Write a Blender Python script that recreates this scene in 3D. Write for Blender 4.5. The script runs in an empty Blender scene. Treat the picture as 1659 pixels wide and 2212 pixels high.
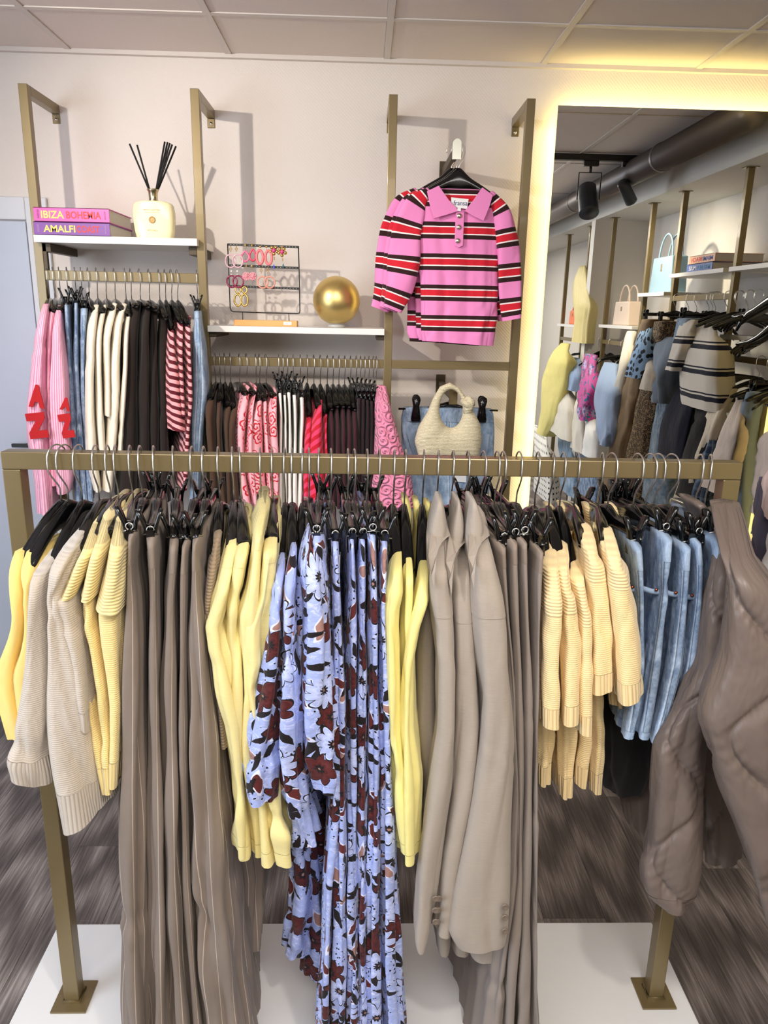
import bpy, math, random
import numpy as np
from mathutils import Vector, Matrix

# ------------------------------------------------------------------ camera
F, PITCH, YAW, ROLL, CZ = 1596.05, .2653, .0305, .0211, 1.78
def _axes():
    cy, sy = math.cos(YAW), math.sin(YAW)
    f = np.array([sy, cy, 0.]); r = np.array([cy, -sy, 0.]); u = np.array([0, 0, 1.])
    cp, sp = math.cos(PITCH), math.sin(PITCH)
    f2 = f*cp-u*sp; u2 = u*cp+f*sp
    cr, sr = math.cos(ROLL), math.sin(ROLL)
    return r*cr+u2*sr, u2*cr-r*sr, f2
CR, CU, CF = _axes()
cam_d = bpy.data.cameras.new('camera'); cam = bpy.data.objects.new('camera', cam_d)
bpy.context.scene.collection.objects.link(cam)
cam_d.sensor_fit = 'HORIZONTAL'; cam_d.sensor_width = 36; cam_d.lens = F/1659*36
cam_d.clip_start = .02
cam.matrix_world = Matrix(((CR[0], CU[0], -CF[0], 0), (CR[1], CU[1], -CF[1], 0), (CR[2], CU[2], -CF[2], CZ), (0, 0, 0, 1)))
bpy.context.scene.camera = cam

# ------------------------------------------------------------------ exposure, world and lights
S = bpy.context.scene
S.view_settings.view_transform = 'Standard'; S.view_settings.look = 'None'
S.view_settings.gamma = 1; S.view_settings.exposure = .52; S.view_settings.use_curve_mapping = False
S.cycles.max_bounces = 8; S.cycles.diffuse_bounces = 4; S.cycles.glossy_bounces = 4
S.cycles.caustics_reflective = False; S.cycles.caustics_refractive = False
wd = bpy.data.worlds.new('world'); S.world = wd; wd.use_nodes = True
wd.node_tree.nodes['Background'].inputs[0].default_value = (.62, .72, .9, 1)
wd.node_tree.nodes['Background'].inputs[1].default_value = .6
def light(kind, name, loc, target, power, col, size=.1, size_y=None, angle=60, blend=.5):
    d = bpy.data.lights.new(name, kind); o = bpy.data.objects.new(name, d); S.collection.objects.link(o)
    o.location = loc; o.rotation_euler = (Vector(target)-Vector(loc)).to_track_quat('-Z', 'Y').to_euler()
    d.energy = power; d.color = col
    if kind == 'AREA':
        d.shape = 'RECTANGLE'; d.size = size; d.size_y = size_y or size
    else:
        d.shadow_soft_size = size
        if kind == 'SPOT': d.spot_size = math.radians(angle); d.spot_blend = blend
    return o
light('AREA', 'overhead_fill', (-.1, -.1, 2.66), (0, .55, 1.0), 47, (1, .95, .9), 2.4, 1.0)  # added soft fill for overall brightness, aimed at the front rack; no real panel
light('AREA', 'overhead_fill_rear', (.6, -2.2, 2.66), (.6, -2.2, 0), 40, (1, .95, .88), 2.0, 1.2)  # second added area fill, brightens the room behind the camera
light('AREA', 'window_daylight', (-2.7, .3, 1.5), (0, 1.6, .8), 62, (.75, .85, 1), 2.2, 1.8)
light('SPOT', 'track_spot_light', (-1.33, 1.45, 2.56), (-.15, 3.18, 1.75), 62, (1, .90, .78), .02, angle=95, blend=.9)
light('SPOT', 'track_spot_light_middle', (-.1, 1.45, 2.56), (-.1, 2.95, 1.0), 18, (1, .9, .78), .03, angle=80, blend=.9)
light('SPOT', 'track_spot_light_right', (1.4, 1.45, 2.4), (2.25, 1.2, 1.6), 30, (1, .88, .66), .03, angle=110, blend=.8)
light('SPOT', 'front_fill_spot', (.5, .1, 2.56), (.1, 1.4, .7), 35, (1, .92, .82), .05, angle=90, blend=.9)  # added fill spot brightening the front clothes; the track does not run here
WARM = (1, .78, .27)
# LED strips behind the mirror wash the wall around it
def strip(name, loc, z, y, power, sx, sy):
    o = light('AREA', name, loc, (0, 0, 0), power, WARM, sx, sy)
    z = Vector(z).normalized(); y = Vector(y); x = y.cross(z)
    o.matrix_world = Matrix.Translation(Vector(loc)) @ Matrix((x, y, z)).transposed().to_4x4()
strip('mirror_backlight_left', (.742, 3.146, 1.55), (.86, -.5, 0), (0, 0, 1), 1.9, .014, 1.95)
strip('mirror_backlight_right', (1.708, 3.146, 1.55), (-.86, -.5, 0), (0, 0, 1), 1.9, .014, 1.95)
strip('mirror_backlight_top', (1.225, 3.146, 2.535), (0, -.5, -.86), (0, .86, -.5), 1.25, .95, .014)

# ------------------------------------------------------------------ pixel -> world
def ray(x, y): return CF + CR*((x-829.5)/F) - CU*((y-1106)/F)
def U(x, y, Y):
    d = ray(x, y); p = d*(Y/d[1]); p[2] += CZ; return p
MW = 3.115   # mirror face
def UX(x, y, X):
    d = ray(x, y); p = d*(X/d[0]); p[2] += CZ; p[1] = 2*MW-p[1]; return p
def UZ(x, y, z):
    d = ray(x, y); p = d*((z-CZ)/d[2]); p[2] = z; return p

# ------------------------------------------------------------------ object helpers
COL = S.collection
def tag(o, label=None, cat=None, group=None, kind=None):
    if label: o['label'] = label
    if cat: o['category'] = cat
    if group: o['group'] = group
    if kind: o['kind'] = kind
    return o
def empty(name, loc=(0, 0, 0), label=None, cat=None, group=None):
    o = bpy.data.objects.new(name, None); COL.objects.link(o); o.location = loc; o.empty_display_size = .05
    return tag(o, label, cat, group)
def link(name, me, parent=None, loc=None):
    o = bpy.data.objects.new(name, me); COL.objects.link(o)
    if loc is not None: o.location = loc
    if parent is not None: o.parent = parent
    return o
def wloc(o):
    p = np.array(o.location)
    while o.parent is not None: o = o.parent; p = p+np.array(o.location)
    return p
def make(name, V, Fc, mat, parent=None, uv=None, smooth=True, origin=None, bevel=0):
    """mesh from world coordinates; origin: world point that becomes the object's origin"""
    V = np.asarray(V, float).reshape(-1, 3)
    wl = wloc(parent) if parent is not None else None
    if origin is None:
        origin = wl if parent is not None else np.array([V[:, 0].mean(), V[:, 1].mean(), V[:, 2].min()])
    me = bpy.data.meshes.new(name)
    me.from_pydata((V-origin).tolist(), [], [list(map(int, f)) for f in Fc]); me.materials.append(mat)
    if uv is not None:
        l = me.uv_layers.new(name='UVMap'); idx = np.empty(len(me.loops), int)
        me.loops.foreach_get('vertex_index', idx)
        if isinstance(uv, dict): flat = uv['loops']
        else: flat = np.asarray(uv, float)[idx]
        l.data.foreach_set('uv', np.ascontiguousarray(flat, dtype=np.float32).ravel())
    if smooth: me.polygons.foreach_set('use_smooth', [True]*len(me.polygons))
    me.update()
    o = link(name, me, parent, None if parent is not None else origin)
    if parent is not None: o.location = origin-wl
    if bevel:
        b = o.modifiers.new('bevel', 'BEVEL'); b.width = bevel; b.segments = 2; b.limit_method = 'ANGLE'
    return o
def boxes(lst):
    V, Fc = [], []
    for (x0, y0, z0, x1, y1, z1) in lst:
        n = len(V)
        V += [(x0, y0, z0), (x1, y0, z0), (x1, y1, z0), (x0, y1, z0), (x0, y0, z1), (x1, y0, z1), (x1, y1, z1), (x0, y1, z1)]
        Fc += [(n, n+3, n+2, n+1), (n+4, n+5, n+6, n+7), (n, n+1, n+5, n+4), (n+1, n+2, n+6, n+5), (n+2, n+3, n+7, n+6), (n+3, n, n+4, n+7)]
    return V, Fc
def box(name, b, mat, parent=None, bevel=.0015, **k):
    V, Fc = boxes([b] if not isinstance(b[0], (tuple, list)) else b)
    return make(name, V, Fc, mat, parent, smooth=False, bevel=bevel, **k)
def tube_geo(path, r, n=8, closed=False, flat=1.0):
    P = [Vector(p) for p in path]; V, Fc = [], []; m = len(P)
    rs = r if isinstance(r, (list, tuple, np.ndarray)) else [r]*m
    up = Vector((0, 0, 1)); prev = None
    for i, p in enumerate(P):
        a = P[(i-1) % m] if (closed or i > 0) else p; b = P[(i+1) % m] if (closed or i < m-1) else p
        t = (b-a).normalized()
        if prev is None:
            s = t.cross(up)
            if s.length < .1: s = t.cross(Vector((1, 0, 0)))
            s.normalize()
        else:
            s = (prev-t*prev.dot(t)).normalized()
        prev = s; q = t.cross(s)
        for j in range(n):
            a_ = 2*math.pi*j/n; V.append(p+s*math.cos(a_)*rs[i]+q*math.sin(a_)*rs[i]*flat)
    for i in range(m if closed else m-1):
        for j in range(n):
            k = (i+1) % m
            Fc.append((i*n+j, i*n+(j+1) % n, k*n+(j+1) % n, k*n+j))
    if not closed:
        Fc.append(tuple(range(n))[::-1]); Fc.append(tuple((m-1)*n+j for j in range(n)))
    return [tuple(v) for v in V], Fc
def merge(*gs):
    V, Fc = [], []
    for v, f in gs:
        n = len(V); V += list(v); Fc += [tuple(i+n for i in q) for q in f]
    return V, Fc
def lathe_geo(prof, c, n=32, sx=1, sy=1):
    V, Fc = [], []
    for (r, z) in prof:
        for j in range(n):
            a = 2*math.pi*j/n; V.append((c[0]+r*sx*math.cos(a), c[1]+r*sy*math.sin(a), c[2]+z))
    m = len(prof)
    for i in range(m-1):
        for j in range(n): Fc.append((i*n+j, i*n+(j+1) % n, (i+1)*n+(j+1) % n, (i+1)*n+j))
    Fc.append(tuple(range(n))[::-1]); Fc.append(tuple((m-1)*n+j for j in range(n)))
    return V, Fc
def prism(pts, d):
    """pts: world points of a flat outline, d: extrusion vector"""
    P = [np.asarray(p, float) for p in pts]; n = len(P); d = np.asarray(d, float)
    V = P+[p+d for p in P]
    Fc = [tuple(range(n)), tuple(range(2*n-1, n-1, -1))]+[(i, i+n, (i+1) % n+n, (i+1) % n) for i in range(n)]
    return V, Fc
def text_part(name, s, mat, parent, loc, width, height, depth=.0012, rot=None, bold=0.0):
    c = bpy.data.curves.new(name, 'FONT'); c.body = s; c.size = 1; c.extrude = .5; c.offset = bold
    c.resolution_u = 3
    t = bpy.data.objects.new(name, c); COL.objects.link(t)
    dg = bpy.context.evaluated_depsgraph_get(); me = bpy.data.meshes.new_from_object(t.evaluated_get(dg))
    bpy.data.objects.remove(t); bpy.data.curves.remove(c)
    n = len(me.vertices); co = np.empty(n*3); me.vertices.foreach_get('co', co); co = co.reshape(-1, 3)
    mn, mx = co.min(0), co.max(0)
    co[:, 0] = (co[:, 0]-mn[0])/(mx[0]-mn[0])*width; co[:, 1] = (co[:, 1]-mn[1])/(mx[1]-mn[1])*height
    co[:, 2] = (co[:, 2])*depth
    R = rot or Matrix(((1, 0, 0), (0, 0, -1), (0, 1, 0)))    # text plane -> XZ facing -Y
    co = co @ np.array(R).T
    me.vertices.foreach_set('co', co.ravel()); me.materials.clear(); me.materials.append(mat); me.update()
    o = bpy.data.objects.new(name, me); COL.objects.link(o)
    if parent is not None: o.parent = parent; o.location = Vector(loc)-Vector(wloc(parent))
    else: o.location = loc
    return o

# ------------------------------------------------------------------ materials
def lin(c):
    return tuple(((v/255)/12.92 if v/255 <= .04045 else ((v/255+.055)/1.055)**2.4) for v in c)+(1,)
class M:
    def __init__(s, name):
        s.m = bpy.data.materials.new(name); s.m.use_nodes = True; s.t = s.m.node_tree
        s.b = s.t.nodes['Principled BSDF']
    def n(s, typ, *ins, **kw):
        nd = s.t.nodes.new('ShaderNode'+typ)
        for k, v in kw.items(): setattr(nd, k, v)
        for i, v in enumerate(ins):
            if v is None: continue
            s.put(nd.inputs[i], v)
        return nd
    def put(s, inp, v):
        if isinstance(v, bpy.types.NodeSocket): s.t.links.new(v, inp)
        elif isinstance(v, bpy.types.Node): s.t.links.new(v.outputs[0], inp)
        else: inp.default_value = v
    def math(s, op, a, b=0., c=0.): return s.n('Math', a, b, c, operation=op).outputs[0]
    def uv(s): return s.n('UVMap').outputs[0]
    def xyz(s, v):
        nd = s.n('SeparateXYZ', v); return nd.outputs[0], nd.outputs[1]
    def noise(s, v, scale, detail=2, rough=.5, dist=0.):
        nd = s.n('TexNoise'); s.put(nd.inputs['Vector'], v); nd.inputs['Scale'].default_value = scale
        nd.inputs['Detail'].default_value = detail; nd.inputs['Roughness'].default_value = rough
        nd.inputs['Distortion'].default_value = dist
        return nd.outputs[0]
    def map(s, v, scale=(1, 1, 1), rot=(0, 0, 0), loc=(0, 0, 0)):
        nd = s.n('Mapping'); s.put(nd.inputs[0], v); nd.inputs[1].default_value = loc
        nd.inputs[2].default_value = rot; nd.inputs[3].default_value = scale; return nd.outputs[0]
    def mix(s, f, a, b):
        nd = s.t.nodes.new('ShaderNodeMix'); nd.data_type = 'RGBA'
        s.put(nd.inputs[0], f); s.put(nd.inputs[6], a); s.put(nd.inputs[7], b); return nd.outputs[2]
    def ramp(s, f, stops, interp='LINEAR'):
        nd = s.n('ValToRGB', f); r = nd.color_ramp; r.interpolation = interp
        while len(r.elements) < len(stops): r.elements.new(.5)
        for e, (p, c) in zip(r.elements, stops): e.position = p; e.color = c
        return nd.outputs[0]
    def bump(s, h, dist, strength=1., prev=None):
        nd = s.n('Bump'); nd.inputs['Strength'].default_value = strength; nd.inputs['Distance'].default_value = dist
        s.put(nd.inputs['Height'], h)
        if prev is not None: s.put(nd.inputs['Normal'], prev)
        return nd.outputs[0]
    def fin(s, col=None, rough=.8, metal=0., normal=None, sheen=0., spec=.5, coat=0.):
        if col is not None: s.put(s.b.inputs['Base Color'], col)
        s.put(s.b.inputs['Roughness'], rough); s.b.inputs['Metallic'].default_value = metal
        s.b.inputs['Sheen Weight'].default_value = sheen; s.b.inputs['Specular IOR Level'].default_value = spec
        s.b.inputs['Coat Weight'].default_value = coat
        if normal is not None: s.put(s.b.inputs['Normal'], normal)
        return s.m
def tint(m, v, col, amt=.12, scale=14):
    """slight cloudy variation of the fabric colour"""
    f = m.noise(v, scale, 3)
    d = tuple(c*(1-amt) for c in col[:3])+(1,); e = tuple(min(1, c*(1+amt)) for c in col[:3])+(1,)
    return m.mix(f, d, e)
def plain(name, rgb, rough=.5, metal=0., spec=.5, coat=0., bump=0.):
    m = M(name); o = m.n('TexCoord').outputs[3]; c = lin(rgb)
    nr = m.bump(m.noise(o, 60, 3), bump) if bump else None
    return m.fin(tint(m, o, c, .03, 8), rough, metal, nr, 0, spec, coat)
def fabric(name, rgb, rough=.85, kind='weave', sheen=.15, amt=.08, wr=.004, pin=None):
    m = M(name); v = m.uv(); c = tint(m, v, lin(rgb), amt, 18); ux, vy = m.xyz(v)
    w = m.noise(m.map(v, (1, .35, 1)), 22, 3, .55)
    nr = m.bump(w, wr)
    if kind == 'weave': nr = m.bump(m.noise(v, 900, 1), .0004, .6, nr)
    elif kind == 'slub':
        t = m.noise(m.map(v, (40, 700, 1)), 1, 2); c = m.mix(m.math('MULTIPLY', t, .35), c, lin(tuple(int(x*.72) for x in rgb)))
        nr = m.bump(t, .0004, .5, nr)
    elif kind == 'knit':
        s_ = m.math('SINE', m.math('MULTIPLY', vy, 2*math.pi/.0042)); nr = m.bump(s_, .0005, .5, nr)
        nr = m.bump(m.noise(v, 420, 2), .0012, .6, nr)
    elif kind == 'rib':
        s_ = m.math('SINE', m.math('MULTIPLY', ux, 2*math.pi/.0065)); nr = m.bump(s_, .0012, .8, nr)
        c = m.mix(m.math('MULTIPLY', m.math('SUBTRACT', .5, m.math('MULTIPLY', s_, .5)), .16), c, lin(tuple(int(x*.6) for x in rgb)))
    elif kind == 'ribh':
        s_ = m.math('SINE', m.math('MULTIPLY', vy, 2*math.pi/.0062)); nr = m.bump(s_, .0009, .7, nr)
        c = m.mix(m.math('MULTIPLY', m.math('SUBTRACT', .5, m.math('MULTIPLY', s_, .5)), .11), c, lin(tuple(int(x*.6) for x in rgb)))
    if pin:
        f = m.math('LESS_THAN', m.math('ABSOLUTE', m.math('SUBTRACT', m.math('FRACT', m.math('DIVIDE', m.math('ADD', ux, 5.), pin[0])), .5)), pin[1]/pin[0]/2)
        c = m.mix(m.math('MULTIPLY', f, .65), c, lin(pin[2]))
    return m.fin(c, rough, 0, nr, sheen, .3)
def denim(name, rgb, worn=(190, 210, 235), seam=True):
    m = M(name); v = m.uv(); ux, vy = m.xyz(v)
    f = m.noise(m.map(v, (1, .5, 1)), 30, 5, .7); c = m.mix(m.ramp(f, [(.40, (0, 0, 0, 1)), (.62, (.85, .85, .85, 1))]), lin(tuple(int(q*.86) for q in rgb)), lin(worn))
    g = m.noise(m.map(v, (420, 90, 1), (0, 0, .6)), 1, 2); c = m.mix(m.math('MULTIPLY', g, .32), c, lin(tuple(int(x*.62) for x in rgb)))
    nr = m.bump(m.noise(v, 30, 3), .006); nr = m.bump(g, .0006, .6, nr)
    if seam:
        a = m.math('ABSOLUTE', ux); st = m.math('COMPARE', a, .006, .0012)
        c = m.mix(m.math('MULTIPLY', st, .55), c, lin(tuple(int(x*.42) for x in rgb)))
        ed = m.math('COMPARE', a, .0095, .002); wv = m.math('MULTIPLY', ed, m.noise(v, 130, 1))
        c = m.mix(m.math('MULTIPLY', wv, .9), c, lin((215, 228, 245)))
        nr = m.bump(m.math('LESS_THAN', a, .008), .0016, .8, nr)
    return m.fin(c, .85, 0, nr, .1, .25)
def stripes(name, period, bands, rot=0., vert=False, rough=.85, knit=False):
    """bands: list of (start fraction, rgb)"""
    m = M(name); v = m.uv()
    if rot: v = m.map(v, (1, 1, 1), (0, 0, rot))
    ux, vy = m.xyz(v); t = ux if vert else vy
    f = m.math('FRACT', m.math('DIVIDE', m.math('ADD', t, 5*period), period))
    c = m.ramp(f, [(p, lin(q)) for p, q in bands], 'CONSTANT')
    nr = m.bump(m.noise(v, 24, 2), .003); nr = m.bump(m.noise(v, 700, 1), .0004, .6, nr)
    return m.fin(c, rough, 0, nr, .1, .3)
def cell(m, v, scale, rnd=1.):
    """voronoi cell: local vector, radius, angle, random colour"""
    nd = m.n('TexVoronoi'); nd.voronoi_dimensions = '2D'; m.put(nd.inputs['Vector'], v)
    nd.inputs['Scale'].default_value = scale; nd.inputs['Randomness'].default_value = rnd
    loc = m.n('VectorMath', v, nd.outputs['Position'], operation='SUBTRACT').outputs[0]
    x, y = m.xyz(loc); r = m.n('VectorMath', loc, operation='LENGTH').outputs[1]
    sc = m.n('SeparateColor', nd.outputs['Color'])
    return loc, x, y, r, m.math('ARCTAN2', y, x), sc.outputs[0], sc.outputs[1], sc.outputs[2]
def petal(m, c, r0, n, depth=.4):
    a = m.math('ADD', m.math('MULTIPLY', c[4], n/2), m.math('MULTIPLY', c[5], 6))
    rr = m.math('MULTIPLY', m.math('ADD', 1-depth, m.math('MULTIPLY', m.math('ABSOLUTE', m.math('COSINE', a)), depth)), r0)
    return rr, a
def floral(name='floral_print', base=(158, 172, 224), dark=(22, 14, 18), red=(92, 34, 34), light=(216, 220, 246), tan=(160, 120, 112), zoom=1.3):
    m = M(name); v0 = m.map(m.uv(), (zoom, zoom, zoom))
    nz = m.n('TexNoise'); m.put(nz.inputs['Vector'], v0); nz.inputs['Scale'].default_value = 18; nz.inputs['Detail'].default_value = 2
    off = m.n('VectorMath', m.n('VectorMath', nz.outputs[1], (.5, .5, .5), operation='SUBTRACT').outputs[0], operation='SCALE')
    off.inputs['Scale'].default_value = .022
    v = m.n('VectorMath', v0, off.outputs[0], operation='ADD').outputs[0]
    sw = m.noise(v0, 26, 2, .6, 2.5)
    c = m.mix(m.ramp(sw, [(.55, (0, 0, 0, 1)), (.60, (.7, .7, .7, 1)), (.66, (0, 0, 0, 1))]), lin(base), lin(light))
    sw2 = m.noise(m.map(v0, (60, 220, 1)), 1, 2); c = m.mix(m.math('MULTIPLY', sw2, .25), c, lin(tuple(min(255, int(x*1.12)) for x in base)))
    # ink dots
    k = cell(m, m.map(v, loc=(3, 1, 0)), 75); c = m.mix(m.math('MULTIPLY', m.math('LESS_THAN', k[3], .0026), m.math('GREATER_THAN', m.noise(v0, 13, 1), .56)), c, lin(dark))
    # black and wine leaves
    for (scale, loc, ln, wd_, thr, colr) in ((13, (0, 0, 0), .034, .011, .35, dark), (11, (5.3, 2.1, 0), .030, .012, .45, red), (10, (1.7, 7.7, 0), .032, .014, .6, tan), (15, (9.7, 4.7, 0), .03, .008, .4, dark)):
        k = cell(m, m.map(v, loc=loc), scale); a = m.math('MULTIPLY', k[6], 6.28)
        ca, sa = m.math('COSINE', a), m.math('SINE', a)
        lx = m.math('ADD', m.math('MULTIPLY', k[1], ca), m.math('MULTIPLY', k[2], sa))
        ly = m.math('SUBTRACT', m.math('MULTIPLY', k[2], ca), m.math('MULTIPLY', k[1], sa))
        q = m.math('ADD', m.math('ABSOLUTE', m.math('DIVIDE', lx, ln)), m.math('POWER', m.math('ABSOLUTE', m.math('DIVIDE', ly, wd_)), 1.6))
        on = m.math('GREATER_THAN', k[7], thr)
        if colr is not dark: c = m.mix(m.math('MULTIPLY', m.math('LESS_THAN', q, 1.3), on), c, lin(light))
        c = m.mix(m.math('MULTIPLY', m.math('LESS_THAN', q, 1.), on), c, lin(colr))
    # wine flowers
    for (scale, loc, r0, n, thr, colr, edge) in ((8, (2.2, .4, 0), .040, 7, .25, red, dark), (7.5, (8.1, 3.3, 0), .048, 10, .62, (196, 206, 246), (214, 220, 250))):
        k = cell(m, m.map(v, loc=loc), scale, .8); rr, a = petal(m, k, r0, n)
        on = m.math('GREATER_THAN', k[7], thr)
        c = m.mix(m.math('MULTIPLY', m.math('LESS_THAN', k[3], m.math('ADD', rr, .004)), on), c, lin(edge if colr is red else dark))
        q = m.math('DIVIDE', k[3], rr); shade = m.math('FRACT', m.math('MULTIPLY', q, 2.2))
        fc = m.mix(m.math('MULTIPLY', shade, .8), lin(colr), lin((60, 12, 16)) if colr is red else lin(base))
        c = m.mix(m.math('MULTIPLY', m.math('LESS_THAN', q, 1.), on), c, fc)
        c = m.mix(m.math('MULTIPLY', m.math('LESS_THAN', q, .3), on), c, lin(dark))
        c = m.mix(m.math('MULTIPLY', m.math('LESS_THAN', q, .1), on), c, lin(tan))
    nr = m.bump(m.noise(v0, 35, 3), .004)
    return m.fin(c, .7, 0, nr, .1, .3)
def paisley():
    m = M('paisley_print'); v = m.uv(); k = cell(m, v, 17, .5)
    rr, a = petal(m, k, .030, 5, .25); q = m.math('DIVIDE', k[3], rr)
    c = lin((238, 176, 186))
    ring = m.math('GREATER_THAN', m.math('SINE', m.math('ADD', m.math('MULTIPLY', q, 13), m.math('MULTIPLY', k[4], 1.0))), .25)
    c = m.mix(m.math('MULTIPLY', ring, m.math('LESS_THAN', q, 1.)), c, lin((196, 40, 52)))
    b_ = m.bump(m.noise(v, 30, 3), .004)
    return m.fin(c, .8, 0, b_, .1, .3)
def spots_mat(name, base, dot, scale, r, ring=False, rnd=0.):
    m = M(name); v = m.uv(); k = cell(m, v, scale, rnd); f = m.math('LESS_THAN', k[3], r)
    if ring: f = m.math('MULTIPLY', f, m.math('GREATER_THAN', m.math('ADD', k[3], m.math('MULTIPLY', m.noise(v, 60, 1), r*.6)), r*.75))
    return m.fin(m.mix(f, lin(base), lin(dot)), .8, 0, m.bump(m.noise(v, 25, 2), .003))
def plaid():
    m = M('plaid'); v = m.uv(); x, y = m.xyz(v); c = lin((52, 74, 108))
    for t, p, w_, cc in ((x, .045, .3, (120, 140, 165)), (y, .045, .3, (120, 140, 165)), (x, .045, .06, (210, 215, 220)), (y, .06, .05, (30, 36, 60))):
        f = m.math('LESS_THAN', m.math('FRACT', m.math('DIVIDE', m.math('ADD', t, 5.), p)), w_); c = m.mix(m.math('MULTIPLY', f, .5), c, lin(cc))
    return m.fin(c, .85)

GOLD = M('champagne_paint'); _o = GOLD.n('TexCoord').outputs[3]
GOLD = GOLD.fin(lin((126, 110, 76)), .34, .4, GOLD.bump(GOLD.noise(_o, 400, 2), .0002, .4), 0, .5, .15)
BLACKP = M('black_plastic'); BLACKP = BLACKP.fin(lin((10, 10, 11)), .17, 0, None, 0, .5, .25)
BLACKM = plain('black_metal', (18, 18, 20), .45)
CHROME = M('chrome_wire').fin(lin((224, 222, 218)), .3, 1.)
WHITE = plain('white_laminate', (236, 234, 230), .35)
PLINTH = plain('white_plinth', (234, 234, 234), .4)
mm = M('mirror_glass'); MIRROR = mm.fin((.93, .93, .9, 1), .0, 1.)
def wallmat(name, rgb, d=.0008):
    m = M(name); p = m.n('NewGeometry').outputs[0]
    a = m.n('TexWave', m.map(p, (1, 1, 1), (0, math.radians(0), 0)), wave_type='BANDS', bands_direction='DIAGONAL')
    a.inputs['Scale'].default_value = 48; a.inputs['Distortion'].default_value = 3.5; a.inputs['Detail'].default_value = 1; a.inputs['Detail Scale'].default_value = 9
    b = m.noise(p, 130, 2)
    nr = m.bump(a.outputs[0], d, .55); nr = m.bump(b, d*.8, .5, nr)
    return m.fin(tint(m, p, lin(rgb), .015, 1.5), .82, 0, nr, 0, .3)
WALL = wallmat('textured_wallpaper', (226, 218, 212))
PLASTER = plain('plain_wall', (216, 212, 206), .8, bump=.0006)
DOORM = plain('door_paint', (190, 198, 214), .5)
TRIM = plain('trim_paint', (212, 214, 220), .45)
def tilemat():
    m = M('ceiling_tile'); o = m.n('NewGeometry').outputs[0]
    c = m.mix(m.math('MULTIPLY', m.noise(o, 240, 2), .3), lin((232, 222, 216)), lin((196, 186, 180)))
    return m.fin(c, .9, 0, m.bump(m.noise(o, 300, 2), .0008, .5), 0, .2)
TILE = tilemat(); GRID = plain('ceiling_grid', (214, 206, 200), .5)
def plankmat():
    m = M('vinyl_plank'); g = m.n('NewGeometry').outputs[0]; oi = m.n('ObjectInfo'); rnd = oi.outputs['Random']
    off = m.n('CombineXYZ', m.math('MULTIPLY', rnd, 37.), m.math('MULTIPLY', rnd, 11.), 0.)
    p = m.n('VectorMath', g, off.outputs[0], operation='ADD').outputs[0]
    w = m.noise(m.map(p, (7, .9, 1)), 1.5, 4, .6, 1.2)
    fine = m.noise(m.map(p, (150, 5, 1)), 1, 5, .72, .15)
    rings = m.n('TexWave', m.map(p, (9, .9, 1)), wave_type='RINGS'); rings.inputs['Scale'].default_value = 1.1; rings.inputs['Distortion'].default_value = 7; rings.inputs['Detail'].default_value = 3
    f = m.math('ADD', m.math('MULTIPLY', w, .14), m.math('ADD', m.math('MULTIPLY', fine, .80), m.math('MULTIPLY', rings.outputs[0], .22)))
    c = m.ramp(f, [(.38, lin((76, 69, 66))), (.55, lin((110, 101, 97))), (.68, lin((142, 132, 127))), (.84, lin((184, 175, 170)))])
    c = m.mix(m.math('MULTIPLY', rnd, .22), c, lin((84, 76, 72)))
    return m.fin(c, .55, 0, m.bump(fine, .0006, .5), 0, .4)
PLANK = plankmat()

# ------------------------------------------------------------------ room shell
W = 3.18; ZC = 2.705; XL, XR, YB = -2.85, 2.22, -3.4
def shell(name, b, mat, **k): return tag(box(name, b, mat, bevel=0, **k), kind='structure')
wb = shell('wall_back', (XL, W, -.02, XR, W+.1, ZC+.1), WALL)
shell('wall_right', (XR, YB, -.02, XR+.1, W, ZC+.1), PLASTER)
shell('wall_left', (XL-.1, YB, -.02, XL, W, ZC+.1), PLASTER)
shell('wall_front', (XL, YB-.1, -.02, XR, YB, ZC+.1), PLASTER)
fl = shell('floor', (XL, YB, -.05, XR, W, -.004), plain('floor_joint', (40, 37, 36), .7))
pm = {}
rg = random.Random(4); n_pl = 0
x = -2.85; ci = 0
while x < XR-.01:
    w_ = min(.19, XR-x); y = YB-rg.uniform(0, 1.2)
    while y < W:
        y0, y1 = max(YB, y), min(W, y+1.24)
        if y1-y0 > .03:
            if y1 > .9 or x > .3:
                key = (round(w_, 3), round(y1-y0, 3))
                if key not in pm:
                    V, Fc = boxes([(.0006, .0006, -.004, w_-.0006, y1-y0-.0006, 0)])
                    me = bpy.data.meshes.new('plank'); me.from_pydata(V, [], Fc); me.materials.append(PLANK); pm[key] = me
                o = link('plank', pm[key], fl); o.location = (x-fl.location[0], y0-fl.location[1], -fl.location[2]); n_pl += 1
        y += 1.24
    x += .19; ci += 1
ce = shell('ceiling', (XL, YB, ZC+.012, XR, W, ZC+.1), plain('ceiling_void', (120, 114, 110), .9))
XS = [-1.1283+.6*k for k in range(-2, 6)]; XS = [XL-.0]+[x for x in XS if x > XL+.05 and x < XR-.05]+[XR]
YS = [YB, -2.44, -1.24, -.04, 1.16, 2.36, W-.4107, W]
tm = {}
for i in range(len(XS)-1):
    for j in range(len(YS)-1):
        dx, dy = round(XS[i+1]-XS[i], 3), round(YS[j+1]-YS[j], 3)
        if (dx, dy) not in tm:
            V, Fc = boxes([(.013, .013, .003, dx-.013, dy-.013, .012)])
            me = bpy.data.meshes.new('ceiling_tile'); me.from_pydata(V, [], Fc); me.materials.append(TILE); tm[(dx, dy)] = me
        link('ceiling_tile', tm[(dx, dy)], ce, (XS[i]-ce.location[0], YS[j]-ce.location[1], ZC-ce.location[2]))
for x in XS[1:-1]: box('grid_bar', (x-.012, YB, ZC-.001, x+.012, W, ZC+.011), GRID, ce, bevel=0)
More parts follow.
